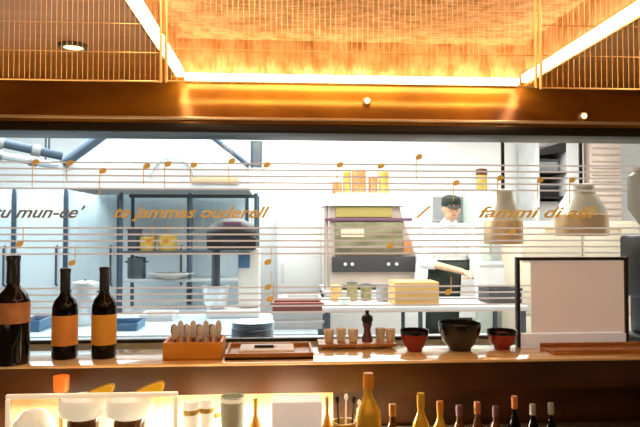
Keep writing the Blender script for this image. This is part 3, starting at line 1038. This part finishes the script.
# left overhead conveyor tubes
YV = 4.6
def ceiling_pipe(p0, p1, r, m, lab):
    t = thing('overhead_pipe', lab, 'pipe', Vector(p0), 'overhead pipes at the left')
    d = Vector(p1) - Vector(p0)
    MB().cyl((0, 0, 0), d, r, n=12).build('pipe_run', m, t)
    for f in (.15, .85):
        q = d * f
        MB().cyl(q, (q.x, q.y, KC - p0[2] - .002), .008, n=8).build('hanger', 'dark_steel', t)
    for f in (.3, .7):
        q = d * f
        e = d.normalized() * .03
        MB().cyl(q - e, q + e, r * 1.3, n=12).build('collar', 'grey', t)

q0, q1 = P(-30, 136, YV), P(62, 156, YV + .3)
ceiling_pipe(q0, q1, .035, 'hood_edge', 'dark slanting overhead pipe left of the extraction hood, upper one')
q0, q1 = P(-30, 150, YV + .2), P(58, 166, YV + .5)
ceiling_pipe(q0, q1, .03, 'steel', 'pale slanting overhead pipe left of the extraction hood, lower one')

# vertical duct
YD = 6.3
xd = P(256, 231, YD).x
t = thing('vertical_duct', 'tall vertical pipe with a dark upper sleeve right of the extraction hood', 'pipe', (xd, YD, 0))
zs0, zs1 = P(256, 168, YD).z, P(256, 141, YD).z
MB().cyl((0, 0, 0), (0, 0, KC - .002), .05, n=16).build('pipe_run', 'green_white', t)
MB().lathe([(.052, zs0), (.060, zs0 + .01), (.060, zs1 - .01), (.052, zs1)]).build('sleeve', 'dark_steel', t)

# storage rack under the hood
YS = 5.15
xa, xb = P(121, 231, YS).x, P(256, 231, YS).x
z250, z277 = P(180, 251, YS).z, P(180, 279, YS).z
t = thing('storage_rack', 'steel storage rack with dark posts standing under the extraction hood', 'rack', ((xa + xb) / 2, YS + .2, 0))
rx = (xa + xb) / 2
hw = (xb - xa) / 2
ztp = P(180, 193, YS).z
for x in (-hw, hw):
    for y in (-.2, .2):
        MB().cyl((x, y, 0), (x, y, ztp), .016, n=10).build('post', 'hood_edge', t)
MB().cyl((P(190, 231, YS).x - rx, -.2, z277), (P(190, 231, YS).x - rx, -.2, ztp), .012, n=10).build('post', 'hood_edge', t)
for z in (.35, .80, z277, z250):
    MB().box(-hw + .017, -.2, z - .025, hw - .017, .2, z, .003).build('shelf', 'steel' if z != z250 else 'dark_steel', t)
MB().box(-hw + .017, -.012, ztp - .03, hw - .017, .012, ztp).build('top_rail', 'dark_steel', t)

for px, yt, wp, m_, lab in ((148, 236, 16, 'brass_pot', 'brass pan on the upper shelf of the storage rack, left one'),
                            (168, 234, 19, 'brass_pot', 'brass pan on the upper shelf of the storage rack, right one')):
    pot(px, yt, wp, YS + .12, z250, m_, lab, grp='brass pans on the storage rack', handles=False)
crate(131 + 4, 229, 9, YS + .2, z250, 'dark_steel', 'narrow dark container at the left end of the upper rack shelf', d=.2, name='container', cat='container')
pot(137, 256, 18, YS + .1, z277, 'dark_steel', 'dark pot on the middle shelf of the storage rack')
loc = on(172, YS + .05, z277)
t = thing('white_platter', 'large white platter on the middle shelf of the storage rack', 'platter', loc)
MB().lathe([(0, 0), (.08, 0), (.17, .035), (.18, .042), (.165, .042), (.08, .010), (0, .010)], sy=.7).build('platter_body', 'ceramic', t)
MB().lathe([(.18, .0405), (.186, .044), (.18, .047), (.172, .0435)], sy=.7).build('rim', 'pale_grey', t)

# mixer: dark head on the rack, white body
Ym = 4.05
loc = on(230, Ym, CZL)
t = thing('planetary_mixer', 'white kitchen mixer with dark rounded head and steel bowl on the prep counter', 'mixer', loc)
s = P(231, 231, Ym).x - P(230, 231, Ym).x
zz = lambda y: P(230, y, Ym).z - CZL
MB().box(-22 * s, -.10, 0, 30 * s, .15, .05, .01).build('base', 'pale_grey', t)
MB().box(8 * s, .0, .05, 30 * s, .14, zz(248), .02).build('column', 'ceramic', t)
hd = MB()
hd.ell((2 * s, 0, (zz(218) + zz(250)) / 2), (26 * s, .13, (zz(218) - zz(250)) / 2), 24)
hd.box(-22 * s, -.10, zz(250), 27 * s, .10, zz(236), .02)
hd.build('mixer_head', 'black', t)
MB().box(-6 * s, -.106, zz(228), 12 * s, -.100, zz(222), .001).build('control_plate', 'purple', t)
MB().cyl((-14 * s, 0, .10), (-14 * s, 0, zz(249)), .028, n=14).build('beater_shaft', 'dark_steel', t)
MB().lathe([(0, .0505), (.05, .0505), (.075, .09), (.085, .18), (.087, .20), (.083, .20), (.07, .09), (0, .065)], c=(-14 * s, 0, 0)).build('mixing_bowl', 'steel', t)
MB().box(8.5 * s, -.006, zz(268), 20 * s, -.0005, zz(252), .001).build('screen', 'deep_blue', t)

# fridge against the white wall
YF = 6.45
xa, xb = P(277, 231, YF).x, P(322, 231, YF).x
zt = P(300, 192, YF).z
t = thing('refrigerator', 'tall white refrigerator against the white back wall left of the oven', 'refrigerator', ((xa + xb) / 2, YF + .33, 0))
hw = (xb - xa) / 2
MB().box(-hw, -.30, .05, hw, .33, zt, .01).build('cabinet', 'white_wall', t)
MB().box(-hw + .03, -.26, 0, hw - .03, .28, .0495).build('plinth', 'grey', t)
for z0, z1 in ((.08, .80), (.82, zt - .02)):
    d = MB().box(-hw + .01, -.332, z0, hw - .01, -.301, z1, .006).build('door', 'white_wall', t)
    zm = z1 - .2 if z0 < .5 else z0 + .2
    MB().tube([(-hw + .06, -.3325, zm - .1), (-hw + .06, -.36, zm - .09), (-hw + .06, -.36, zm + .09), (-hw + .06, -.3325, zm + .1)], .008).build('handle', 'pale_grey', d)

# ------------------------------------------------------------------ oven
YO = 5.7
counter('oven_counter', 'steel counter carrying the deck oven at the back', 325, 424, 5.55, 6.4, .90, 'pale_grey')
xa, xb = P(325, 231, YO).x, P(413, 231, YO).x
c = Vector(((xa + xb) / 2, YO + .35, .9005))
ox = lambda px: P(px, 231, YO).x - c.x
oz = lambda y: P(370, y, YO).z - c.z
t = thing('deck_oven', 'beige deck oven with gold upper panel, olive door and dark control panel', 'oven', c)
b = MB()
b.prism([(ox(330), oz(284)), (ox(414), oz(284)), (ox(417), oz(258)), (ox(403), oz(218)), (ox(400), oz(206)), (ox(330), oz(206))], -.33, .33)
b.build('oven_body', 'oven_body', t)
MB().box(ox(336), -.345, oz(217), ox(392), -.331, oz(207), .003).build('gold_panel', 'oven_gold', t)
MB().prism([(ox(324), oz(206) + .001), (ox(408), oz(206) + .001), (ox(396), oz(193)), (ox(336), oz(193))], -.38, .30).build('vent_canopy', 'pale_grey', t)
MB().box(ox(325), -.36, oz(221), ox(412), -.331, oz(218), .002).build('dark_trim', 'purple', t)
d = MB().box(ox(335), -.352, oz(255), ox(403), -.331, oz(222), .004).build('door', 'oven_glass', t)
MB().box(ox(341), -.356, oz(237), ox(364), -.3525, oz(229)).build('glass_highlight', 'cream', d)
MB().tube([(ox(340), -.353, oz(247)), (ox(340), -.385, oz(247)), (ox(398), -.385, oz(247)), (ox(398), -.353, oz(247))], .010).build('handle', 'lamp_silver', d)
p = MB().box(ox(332), -.365, oz(272), ox(415), -.331, oz(256.5), .004).build('control_panel', 'oven_hole', t)
for px in (345, 352, 388, 396):
    MB().cyl((ox(px), -.380, oz(264)), (ox(px), -.3655, oz(264)), .016, n=14).build('knob', 'pale_grey', p)
MB().box(ox(403.5), -.346, oz(254), ox(412), -.331, oz(240), .003).build('side_latch', 'copper', t)
MB().cyl((ox(326.5), -.30, -.0004), (ox(326.5), -.30, oz(206)), .02, n=12).build('side_post', 'oven_body', t)
for px in (340, 404):
    MB().cyl((ox(px), -.2, -.0004), (ox(px), -.2, oz(284)), .025, n=12).build('foot', 'dark_steel', t)
    MB().cyl((ox(px), .2, -.0004), (ox(px), .2, oz(284)), .025, n=12).build('foot', 'dark_steel', t)

ztop_oven = P(370, 193, YO).z
pots = ((337, 181, 10, 'copper', 'small copper pot on top of the oven, far left'),
        (347, 170, 8, 'brass_pot', 'slim brass canister on top of the oven, second from the left'),
        (359, 168, 14, 'copper', 'tall copper canister on top of the oven, largest one'),
        (373, 176, 9, 'copper', 'short copper canister on top of the oven, right of the largest'),
        (384, 170, 10, 'brass_pot', 'brass canister on top of the oven, far right'))
for px, yt, wp, m_, lab in pots:
    pot(px, yt, wp, YO + .2, ztop_oven + .0005, m_, lab, grp='copper and brass canisters on the oven', handles=False, name='canister', cat='canister')

# ------------------------------------------------------------------ island with boxes in front of the chef
IZ = .89
YI0 = 4.55
counter('island_counter', 'pale kitchen island counter in front of the person in white', 322, 528, 4.55, 5.22, IZ, 'pale_grey')
loc = on(413, 4.72, IZ)
h = ztop(413, 281, 4.72) - IZ
hw = P(434.5, 231, 4.72).x - loc.x
t = thing('cardboard_box', 'tan cardboard box on the island left of the person', 'box', loc)
MB().box(-hw, -.13, 0, hw, .13, h - .004, .004).build('carton', 'card', t)
MB().box(-hw + .01, -.135, h * .30, hw - .01, -.1305, h * .34).build('tape', 'oven_gold', t)
for sg in (-1, 1):
    MB().box(-hw, sg * .067 - .063, h - .0035, hw, sg * .067 + .063, h, .001).build('flap', 'card', t)
loc = on(500, 4.80, IZ)
crate(499, 287, 32, 4.80, IZ, 'cloth_grey', 'dark open crate on the island right of the person', d=.26)
t = thing('white_bag', 'white paper bag standing in the island behind the dark crate', 'bag', on(489, 5.08, IZ))
h = ztop(489, 262, 5.08) - IZ
b = MB()
b.prism([(-.10, 0), (.10, 0), (.115, h * .55), (.105, h), (-.10, h), (-.112, h * .5)], -.05, .05)
b.build('bag_body', 'cloth_white', t)
MB().box(-.104, -.054, h - .035, .108, -.0505, h - .005, .001).build('folded_top', 'pale_grey', t)
t['label'] = 'white paper bag standing on the island behind the dark crate'
for i, (px, yt, wp, Y, m_, lab) in enumerate(((336, 284, 12, 4.95, 'card', 'tan jar at the left end of the island'), (352, 281, 11, 4.95, 'olive', 'olive jar on the island, left of the two olive jars'),
                                              (366, 283, 11, 5.0, 'olive', 'olive jar on the island, right of the two olive jars'), (382, 285, 12, 4.9, 'grey', 'grey jar on the island beside the cardboard box'),
                                              (344, 297, 12, 4.68, 'green_white', 'pale green jar at the front of the island'))):
    pot(px, yt, wp, Y, IZ, m_, lab, grp='jars on the island', handles=False, name='storage_jar', cat='jar', lidm='dark_steel' if i in (1, 2) else None)

# ------------------------------------------------------------------ right kitchen
# grey screen on back wall
c = P(453, 219, KB)
xa, xb = P(431, 231, KB).x, P(476, 231, KB).x
zt, zb = P(453, 196, KB).z, P(453, 221, KB).z
t = thing('wall_screen', 'grey rectangular screen on the back wall behind the head of the person', 'screen', ((xa + xb) / 2, KB - .03, zb))
hw = (xb - xa) / 2
MB().box(-hw, -.012, 0, hw, .029, zt - zb, .006).build('housing', 'pale_grey', t)
MB().box(-hw + .012, -.015, .012, hw - .012, -.0125, zt - zb - .012).build('panel', 'grey', t)

# beige drawer cabinets
YE = 5.9
for i, (e0, e1, lab) in enumerate(((521, 583, 'beige cabinet with brass handle behind the left part of the framed board'), (584, 640, 'beige cabinet with brass handle below the right heat lamp'))):
    xa, xb = P(e0, 231, YE).x, P(e1, 231, YE).x
    zt = P(560, 221, YE).z
    t = thing('beige_cabinet', lab, 'cabinet', ((xa + xb) / 2, YE + .28, 0), 'beige cabinets at the right')
    hw = (xb - xa) / 2 - .004
    MB().box(-hw, -.26, .07, hw, .28, zt, .005).build('carcass', 'cabinet', t)
    MB().box(-hw + .03, -.22, 0, hw - .03, .26, .0695).build('plinth', 'dark_steel', t)
    for z0, z1 in ((.10, .62), (.64, 1.14), (1.16, zt - .02)):
        d = MB().box(-hw + .01, -.282, z0, hw - .01, -.2605, z1, .004).build('door', 'cabinet', t)
        MB().tube([(-.07, -.2825, z1 - .06), (-.07, -.31, z1 - .06), (.07, -.31, z1 - .06), (.07, -.2825, z1 - .06)], .007).build('handle', 'brass_pot', d)

# dark shelf unit on the wall, upper right
YU = 6.6
xa, xb = P(541, 231, YU).x, P(568, 231, YU).x
z0, z1 = P(555, 200, YU).z, P(555, 146, YU).z
t = thing('shelf_unit', 'tall grey open shelf unit with dark shelves at the upper right of the kitchen', 'shelf unit', ((xa + xb) / 2, YU + .27, 0))
hw = (xb - xa) / 2
MB().box(-hw - .045, -.25, 0, -hw, .25, z1 + .12, .004).build('side_panel', 'pale_grey', t)
MB().box(hw, -.25, 0, hw + .20, .25, z1 + .12, .004).build('side_panel', 'pale_grey', t)
MB().box(-hw + .001, .21, 0, hw - .001, .25, z1 + .06).build('back_panel', 'grey', t)
MB().box(-hw + .001, -.12, 0, hw - .001, .20, z0 - .01).build('lower_panel', 'pale_grey', t)
for z in (z0 + .03, (z0 + z1) / 2 + .01):
    MB().box(-hw + .001, -.25, z - .012, hw - .001, .20, z + .012).build('shelf', 'black', t)
MB().prism([(-hw + .001, z1 - .10), (hw - .001, z1 - .06), (hw - .001, z1 + .06), (-hw + .001, z1 - .04)], -.25, .20).build('sloping_top', 'black', t)
for z, hh, m_, lab in ((z0 + .0425, .14, 'black', 'black box on the lower shelf of the grey shelf unit'), ((z0 + z1) / 2 + .0225, .15, 'grey', 'grey box on the upper shelf of the grey shelf unit')):
    bx = thing('storage_box', lab, 'box', ((xa + xb) / 2 - .01, YU + .26, z), 'boxes in the shelf unit')
    MB().box(-hw * .82, -.12, 0, hw * .82, .12, hh * .78, .006).build('box_body', m_, bx)
    MB().box(-hw * .86, -.125, hh * .78 + .0005, hw * .86, .125, hh, .005).build('lid', 'dark_steel', bx)

# slatted pinkish cabinet
YPk = 6.6
xa, xb = P(592, 231, YPk).x, P(624, 231, YPk).x
zt = P(608, 140, YPk).z
t = thing('slatted_cabinet', 'tall pinkish beige cabinet with horizontal slats behind the right heat lamp', 'cabinet', ((xa + xb) / 2, YPk + .25, 0))
hw = (xb - xa) / 2
MB().box(-hw, -.22, .05, hw, .25, zt, .005).build('carcass', 'pink_beige', t)
MB().box(-hw + .03, -.18, 0, hw - .03, .2, .0495).build('plinth', 'grey', t)
b = MB()
z = .12
while z < zt - .08:
    b.box(-hw + .02, -.24, z, hw - .02, -.2205, z + .05, .003)
    z += .075
b.build('slats', 'pink_beige', t)

# white bottle with brown cap near the left lamp
loc = on(484, 5.05, IZ)
t = thing('tall_white_bottle', 'tall white bottle with brown cap on the island left of the heat lamps', 'bottle', on(483, 5.12, IZ))
h = ztop(483, 168, 5.12) - IZ
t_h = h
bpy.data.objects.remove(t)
YW = 6.55
xa, xb = P(477, 231, YW).x, P(493, 231, YW).x
zt = P(485, 190, YW).z
t = thing('white_locker', 'slim pale green locker behind the left heat lamp', 'locker', ((xa + xb) / 2, YW + .25, 0))
hw = (xb - xa) / 2
MB().box(-hw, -.22, .05, hw, .25, zt, .005).build('carcass', 'green_white', t)
MB().box(-hw + .02, -.2, 0, hw - .02, .2, .0495).build('plinth', 'grey', t)
d = MB().box(-hw + .01, -.24, .09, hw - .01, -.2205, zt - .03, .003).build('door', 'green_white', t)
MB().box(hw - .035, -.252, 1.2, hw - .022, -.2405, 1.4, .002).build('handle', 'grey', d)
t = thing('brown_canister', 'brown topped canister standing on the slim pale green locker', 'canister', ((xa + xb) / 2, YW + .1, zt + .0005))
hh = P(485, 169, YW + .1).z - zt
MB().lathe([(0, 0), (.055, 0), (.06, .01), (.06, hh * .7), (0, hh * .7)]).build('canister_body', 'brass_pot', t)
MB().lathe([(.063, hh * .705), (.063, hh * .97), (.05, hh), (0, hh)]).build('lid', 'brown_glass', t)

# ------------------------------------------------------------------ the person
YP = 5.62
xp = P(448.5, 231, YP).x
ch = thing('person', 'person in white jacket, black cap and dark apron, looking down at the hands', 'person', (xp, YP, 0))
K = YP / F     # metres per pixel at the person


def L(px, py, dy=0.0):
    """local point"""
    q = P(px, py, YP + dy)
    return Vector((q.x - xp, dy, q.z))


hc = Vector((.005, -.075, 1.655))    # head centre
neck0, neck1 = Vector((0, -.005, 1.46)), Vector((.003, -.045, 1.575))
shR, shL = Vector((-.185, 0, 1.445)), Vector((.185, 0, 1.445))
elR, elL = Vector((-.235, -.06, 1.165)), Vector((.235, -.08, 1.175))
wrR, wrL = Vector((.01, -.30, 1.105)), Vector((.155, -.31, 1.10))
b = MB()
# head
b.ell(hc, (.074, .092, .105), 24, rot=(.35, 0, 0))
b.ell(hc + Vector((0, -.035, -.06)), (.052, .055, .052), 18)
b.cap(neck0, neck1, .055, .048)
b.ell(hc + Vector((0, -.110, -.030)), (.013, .022, .014), 12)
b.cap(hc + Vector((0, -.094, .012)), hc + Vector((0, -.112, -.028)), .008, .012)
for sg in (-1, 1):
    b.ell(hc + Vector((sg * .076, .005, -.012)), (.010, .020, .030), 12)
    b.ell(hc + Vector((sg * .030, -.082, .022)), (.024, .012, .009), 12)
# torso, hips, legs
b.ell((0, 0, 1.30), (.165, .105, .19), 24)
b.ell((0, .005, 1.05), (.145, .10, .19), 24)
b.cap(shR, shL, .062, .062)
b.ell((0, .01, .93), (.165, .11, .11), 20)
for sg in (-1, 1):
    hip, knee, ank = Vector((sg * .09, .01, .90)), Vector((sg * .10, -.01, .49)), Vector((sg * .105, .03, .09))
    b.cap(hip, knee, .085, .056)
    b.cap(knee, ank, .055, .038)
    b.ell((sg * .11, -.05, .045), (.042, .115, .040), 14)
for s, e, w_ in ((shR, elR, wrR), (shL, elL, wrL)):
    b.cap(s, e, .050, .039)
    b.cap(e, w_, .039, .026)
# hands
hold = Vector((.085, -.345, 1.085))
for w_, sg in ((wrR, 1), (wrL, -1)):
    d = (hold - w_).normalized()
    side = Vector((0, 0, 1)).cross(d).normalized()
    up = Vector((0, 0, 1))
    palm = w_ + d * .045
    q = d.to_track_quat('X', 'Z').to_euler()
    b.cap(w_, w_ + d * .02, .026, .027)
    b.ell(palm, (.048, .040, .019), 16, rot=q)
    for k, (off, ln) in enumerate(((-.030, .052), (-.010, .062), (.010, .058), (.029, .044))):
        r0 = palm + d * .036 + side * off
        r1 = r0 + d * ln * .5 + up * -.012
        r2 = r1 + d * ln * .35 + up * -.026
        b.cap(r0, r1, .0095, .0088)
        b.cap(r1, r2, .0088, .0075)
    nearside = -sg
    th0 = palm - d * .015 + side * nearside * -.030 + up * .004
    th1 = th0 + side * nearside * -.024 + d * .026
    th2 = th1 + d * .026 + up * -.012
    b.cap(th0, th1, .012, .010)
    b.cap(th1, th2, .010, .0085)
body = fuse(b, 'body', 'skin', ch, .0065, 4)

# face
for sg in (-1, 1):
    e = MB().ell(hc + Vector((sg * .030, -.088, .008)), (.013, .008, .007), 12).build('eye', 'eye_white', ch)
    MB().ell(hc + Vector((sg * .030, -.0955, .005)), (.006, .003, .006), 10).build('iris', 'black', e)
    MB().cap(hc + Vector((sg * .016, -.098, .026)), hc + Vector((sg * .046, -.087, .027)), .0035, .003).build('eyebrow', 'hair', ch)
MB().cap(hc + Vector((-.018, -.088, -.066)), hc + Vector((.018, -.088, -.066)), .0055, .0055).build('mouth', 'lips', ch)
b = MB()
b.ell(hc + Vector((0, .022, .004)), (.078, .083, .086), 20, rot=(.3, 0, 0))
fuse(b, 'hair', 'hair', ch, .008, 3)
b = MB()
b.lathe([(.092, 0), (.096, .015), (.098, .055), (.085, .085), (.05, .102), (0, .106)], n=24, sy=1.08)
b.lathe([(.094, -.004), (.100, -.002), (.100, .020), (.094, .022)], n=24, sy=1.08)
b.ell((0, -.105, .004), (.075, .06, .010), 18, rot=(.2, 0, 0))
bmesh.ops.transform(b.bm, matrix=Matrix.Translation(hc + Vector((0, .006, .030))) @ Matrix.Rotation(.22, 4, 'X') @ Matrix.Diagonal((.88, .92, .86, 1)), verts=b.bm.verts)
b.build('cap', 'cloth_black', ch)

# jacket
b = MB()
b.ell((0, -.002, 1.31), (.192, .130, .20), 24)
b.ell((0, 0, 1.10), (.178, .126, .22), 24)
b.ell((0, .004, .95), (.188, .132, .14), 24)
b.cap(shR, shL, .078, .078)
b.cap((0, -.005, 1.46), (0, -.02, 1.525), .082, .066)
b.cap(shR, elR, .070, .058)
b.cap(elR, elR.lerp(wrR, .25), .058, .050)
b.cap(shL, elL, .070, .058)
b.cap(elL, elL.lerp(wrL, .72), .058, .042)
jk = fuse(b, 'jacket', 'cloth_white', ch, .011, 5)
b = MB()
b.lathe([(.066, 1.500), (.074, 1.505), (.070, 1.548), (.062, 1.548)], n=24, sy=1.0, c=(0, -.022, 0))
b.build('collar', 'cloth_white', jk)
for k in range(5):
    for sg in (-1, 1):
        z = 1.42 - .06 * k
        yy = -.002 - .130 * math.sqrt(max(0.0, 1 - ((z - 1.31) / .20) ** 2)) - .004 if z > 1.15 else -.129
        MB().ell((sg * .04, min(yy, -.100) * .985, z), (.008, .006, .008), 8).build('button', 'pale_grey', jk)
# apron: curved sheet round the front of the hips with waist band
b = MB()
n = 16
rows = ((1.17, .182, .134), (1.05, .186, .138), (.93, .198, .146), (.78, .205, .150), (.60, .21, .150), (.50, .212, .150))
grid = []
for z, ax, ay in rows:
    grid.append([b.bm.verts.new((ax * math.sin(a_), -ay * math.cos(a_), z)) for a_ in [(-1.75 + 3.1 * i / n) for i in range(n + 1)]])
for r0, r1 in zip(grid[:-1], grid[1:]):
    for i in range(n):
        b.bm.faces.new((r0[i], r0[i + 1], r1[i + 1], r1[i]))
ap = b.build('apron', 'cloth_black', ch)
md = ap.modifiers.new('solid', 'SOLIDIFY')
md.thickness = .006
md.offset = 1
MB().lathe([(.184, 1.15), (.190, 1.155), (.190, 1.185), (.184, 1.19)], n=28, sy=.73).build('apron_string', 'cloth_black', ap)
b = MB()
for sg in (-1, 1):
    hip, knee, ank = Vector((sg * .09, .01, .90)), Vector((sg * .10, -.01, .49)), Vector((sg * .105, .03, .12))
    b.cap(hip, knee, .100, .074)
    b.cap(knee, ank, .074, .060)
b.ell((0, .01, .92), (.178, .122, .12), 20)
fuse(b, 'trousers', 'cloth_grey', ch, .011, 4)
for sg in (-1, 1):
    b = MB()
    b.ell((sg * .11, -.055, .050), (.052, .135, .048), 18)
    b.box(sg * .11 - .05, -.18, .001, sg * .11 + .05, .07, .022, .008)
    b.build('shoe', 'black', ch)
# towel on the hip
b = MB()
b.prism([(.045, .68), (.185, .68), (.180, 1.04), (.070, 1.06)], -.176, -.164)
b.build('hip_towel', 'cloth_white', ch)
# thing in the hands
t = thing('small_dish', 'small white dish held by the person in white', 'dish', (xp + hold.x, YP + hold.y - .06, hold.z - .03))
MB().lathe([(0, 0), (.035, 0), (.06, .028), (.066, .034), (.060, .034), (.03, .008), (0, .008)]).build('dish_body', 'ceramic', t)
MB().ell((0, 0, .020), (.036, .036, .018), 14).build('food', 'copper', t)

# ------------------------------------------------------------------ lights
def area(name, loc, size, e, col, rot=(0, 0, 0), sy=None):
    l = bpy.data.lights.new(name, 'AREA')
    l.energy = e
    l.color = col
    l.size = size
    if sy:
        l.shape = 'RECTANGLE'
        l.size_y = sy
    o = bpy.data.objects.new(name, l)
    o.location = loc
    o.rotation_euler = rot
    COL.objects.link(o)
    return o


area('kitchen_light', (-2.2, 4.6, KC - .03), 1.6, 98, (.90, .97, 1.0), sy=2.6)
area('kitchen_light', (0.2, 5.4, KC - .03), 2.2, 125, (1.0, .98, .94), sy=2.4)
area('kitchen_light', (2.4, 4.6, KC - .03), 1.8, 88, (1.0, .96, .90), sy=2.6)
area('kitchen_light', (0.2, 3.2, KC - .03), 4.5, 52, (1.0, .98, .95), sy=.8)
# warm shelf lights under the counter
area('shelf_light', (-.62, 2.16, LZ - .11), .9, 17, (1.0, .88, .68), rot=(-.5, 0, 0), sy=.08)
area('shelf_light', (-.02, 2.16, LZ - .11), .75, 20, (1.0, .90, .74), rot=(-.5, 0, 0), sy=.08)
area('fascia_fill', ((TL + TR) / 2, 2.255, BC - .006), TR - TL, 1.7, (1.0, .70, .26), rot=(PI / 2 + .1, 0, 0), sy=.02).rotation_euler = (-PI / 2 + .15 + PI, 0, 0)  # extra fill added below the light strip to brighten the fascia
area('ceiling_fill', (-1.3, .3, .9), 1.0, 12, (1.0, .66, .34), rot=(PI, 0, 0))  # unseen fills added to brighten the brown ceiling from below
area('ceiling_fill', (1.7, .3, .9), .8, 6, (1.0, .66, .34), rot=(PI, 0, 0))
area('bar_fill', (.1, 1.0, BC - .02), .9, 4, (1.0, .70, .38), sy=.6)  # unseen warm fills added for reflections in bottles and fascia
area('bar_fill', (-.9, -.8, BC - .03), 1.2, 6, (1.0, .62, .28), sy=1.0)
area('bar_fill', (1.4, -.8, BC - .03), 1.2, 4, (1.0, .62, .28), sy=1.0)

wd = bpy.data.worlds.new('world')
scn.world = wd
wd.use_nodes = True
wd.node_tree.nodes['Background'].inputs[0].default_value = (.5, .35, .22, 1)
wd.node_tree.nodes['Background'].inputs[1].default_value = .05
scn.view_settings.view_transform = 'Standard'
scn.view_settings.look = 'None'
scn.view_settings.exposure = 0.0
scn.cycles.max_bounces = 8
scn.cycles.transparent_max_bounces = 12
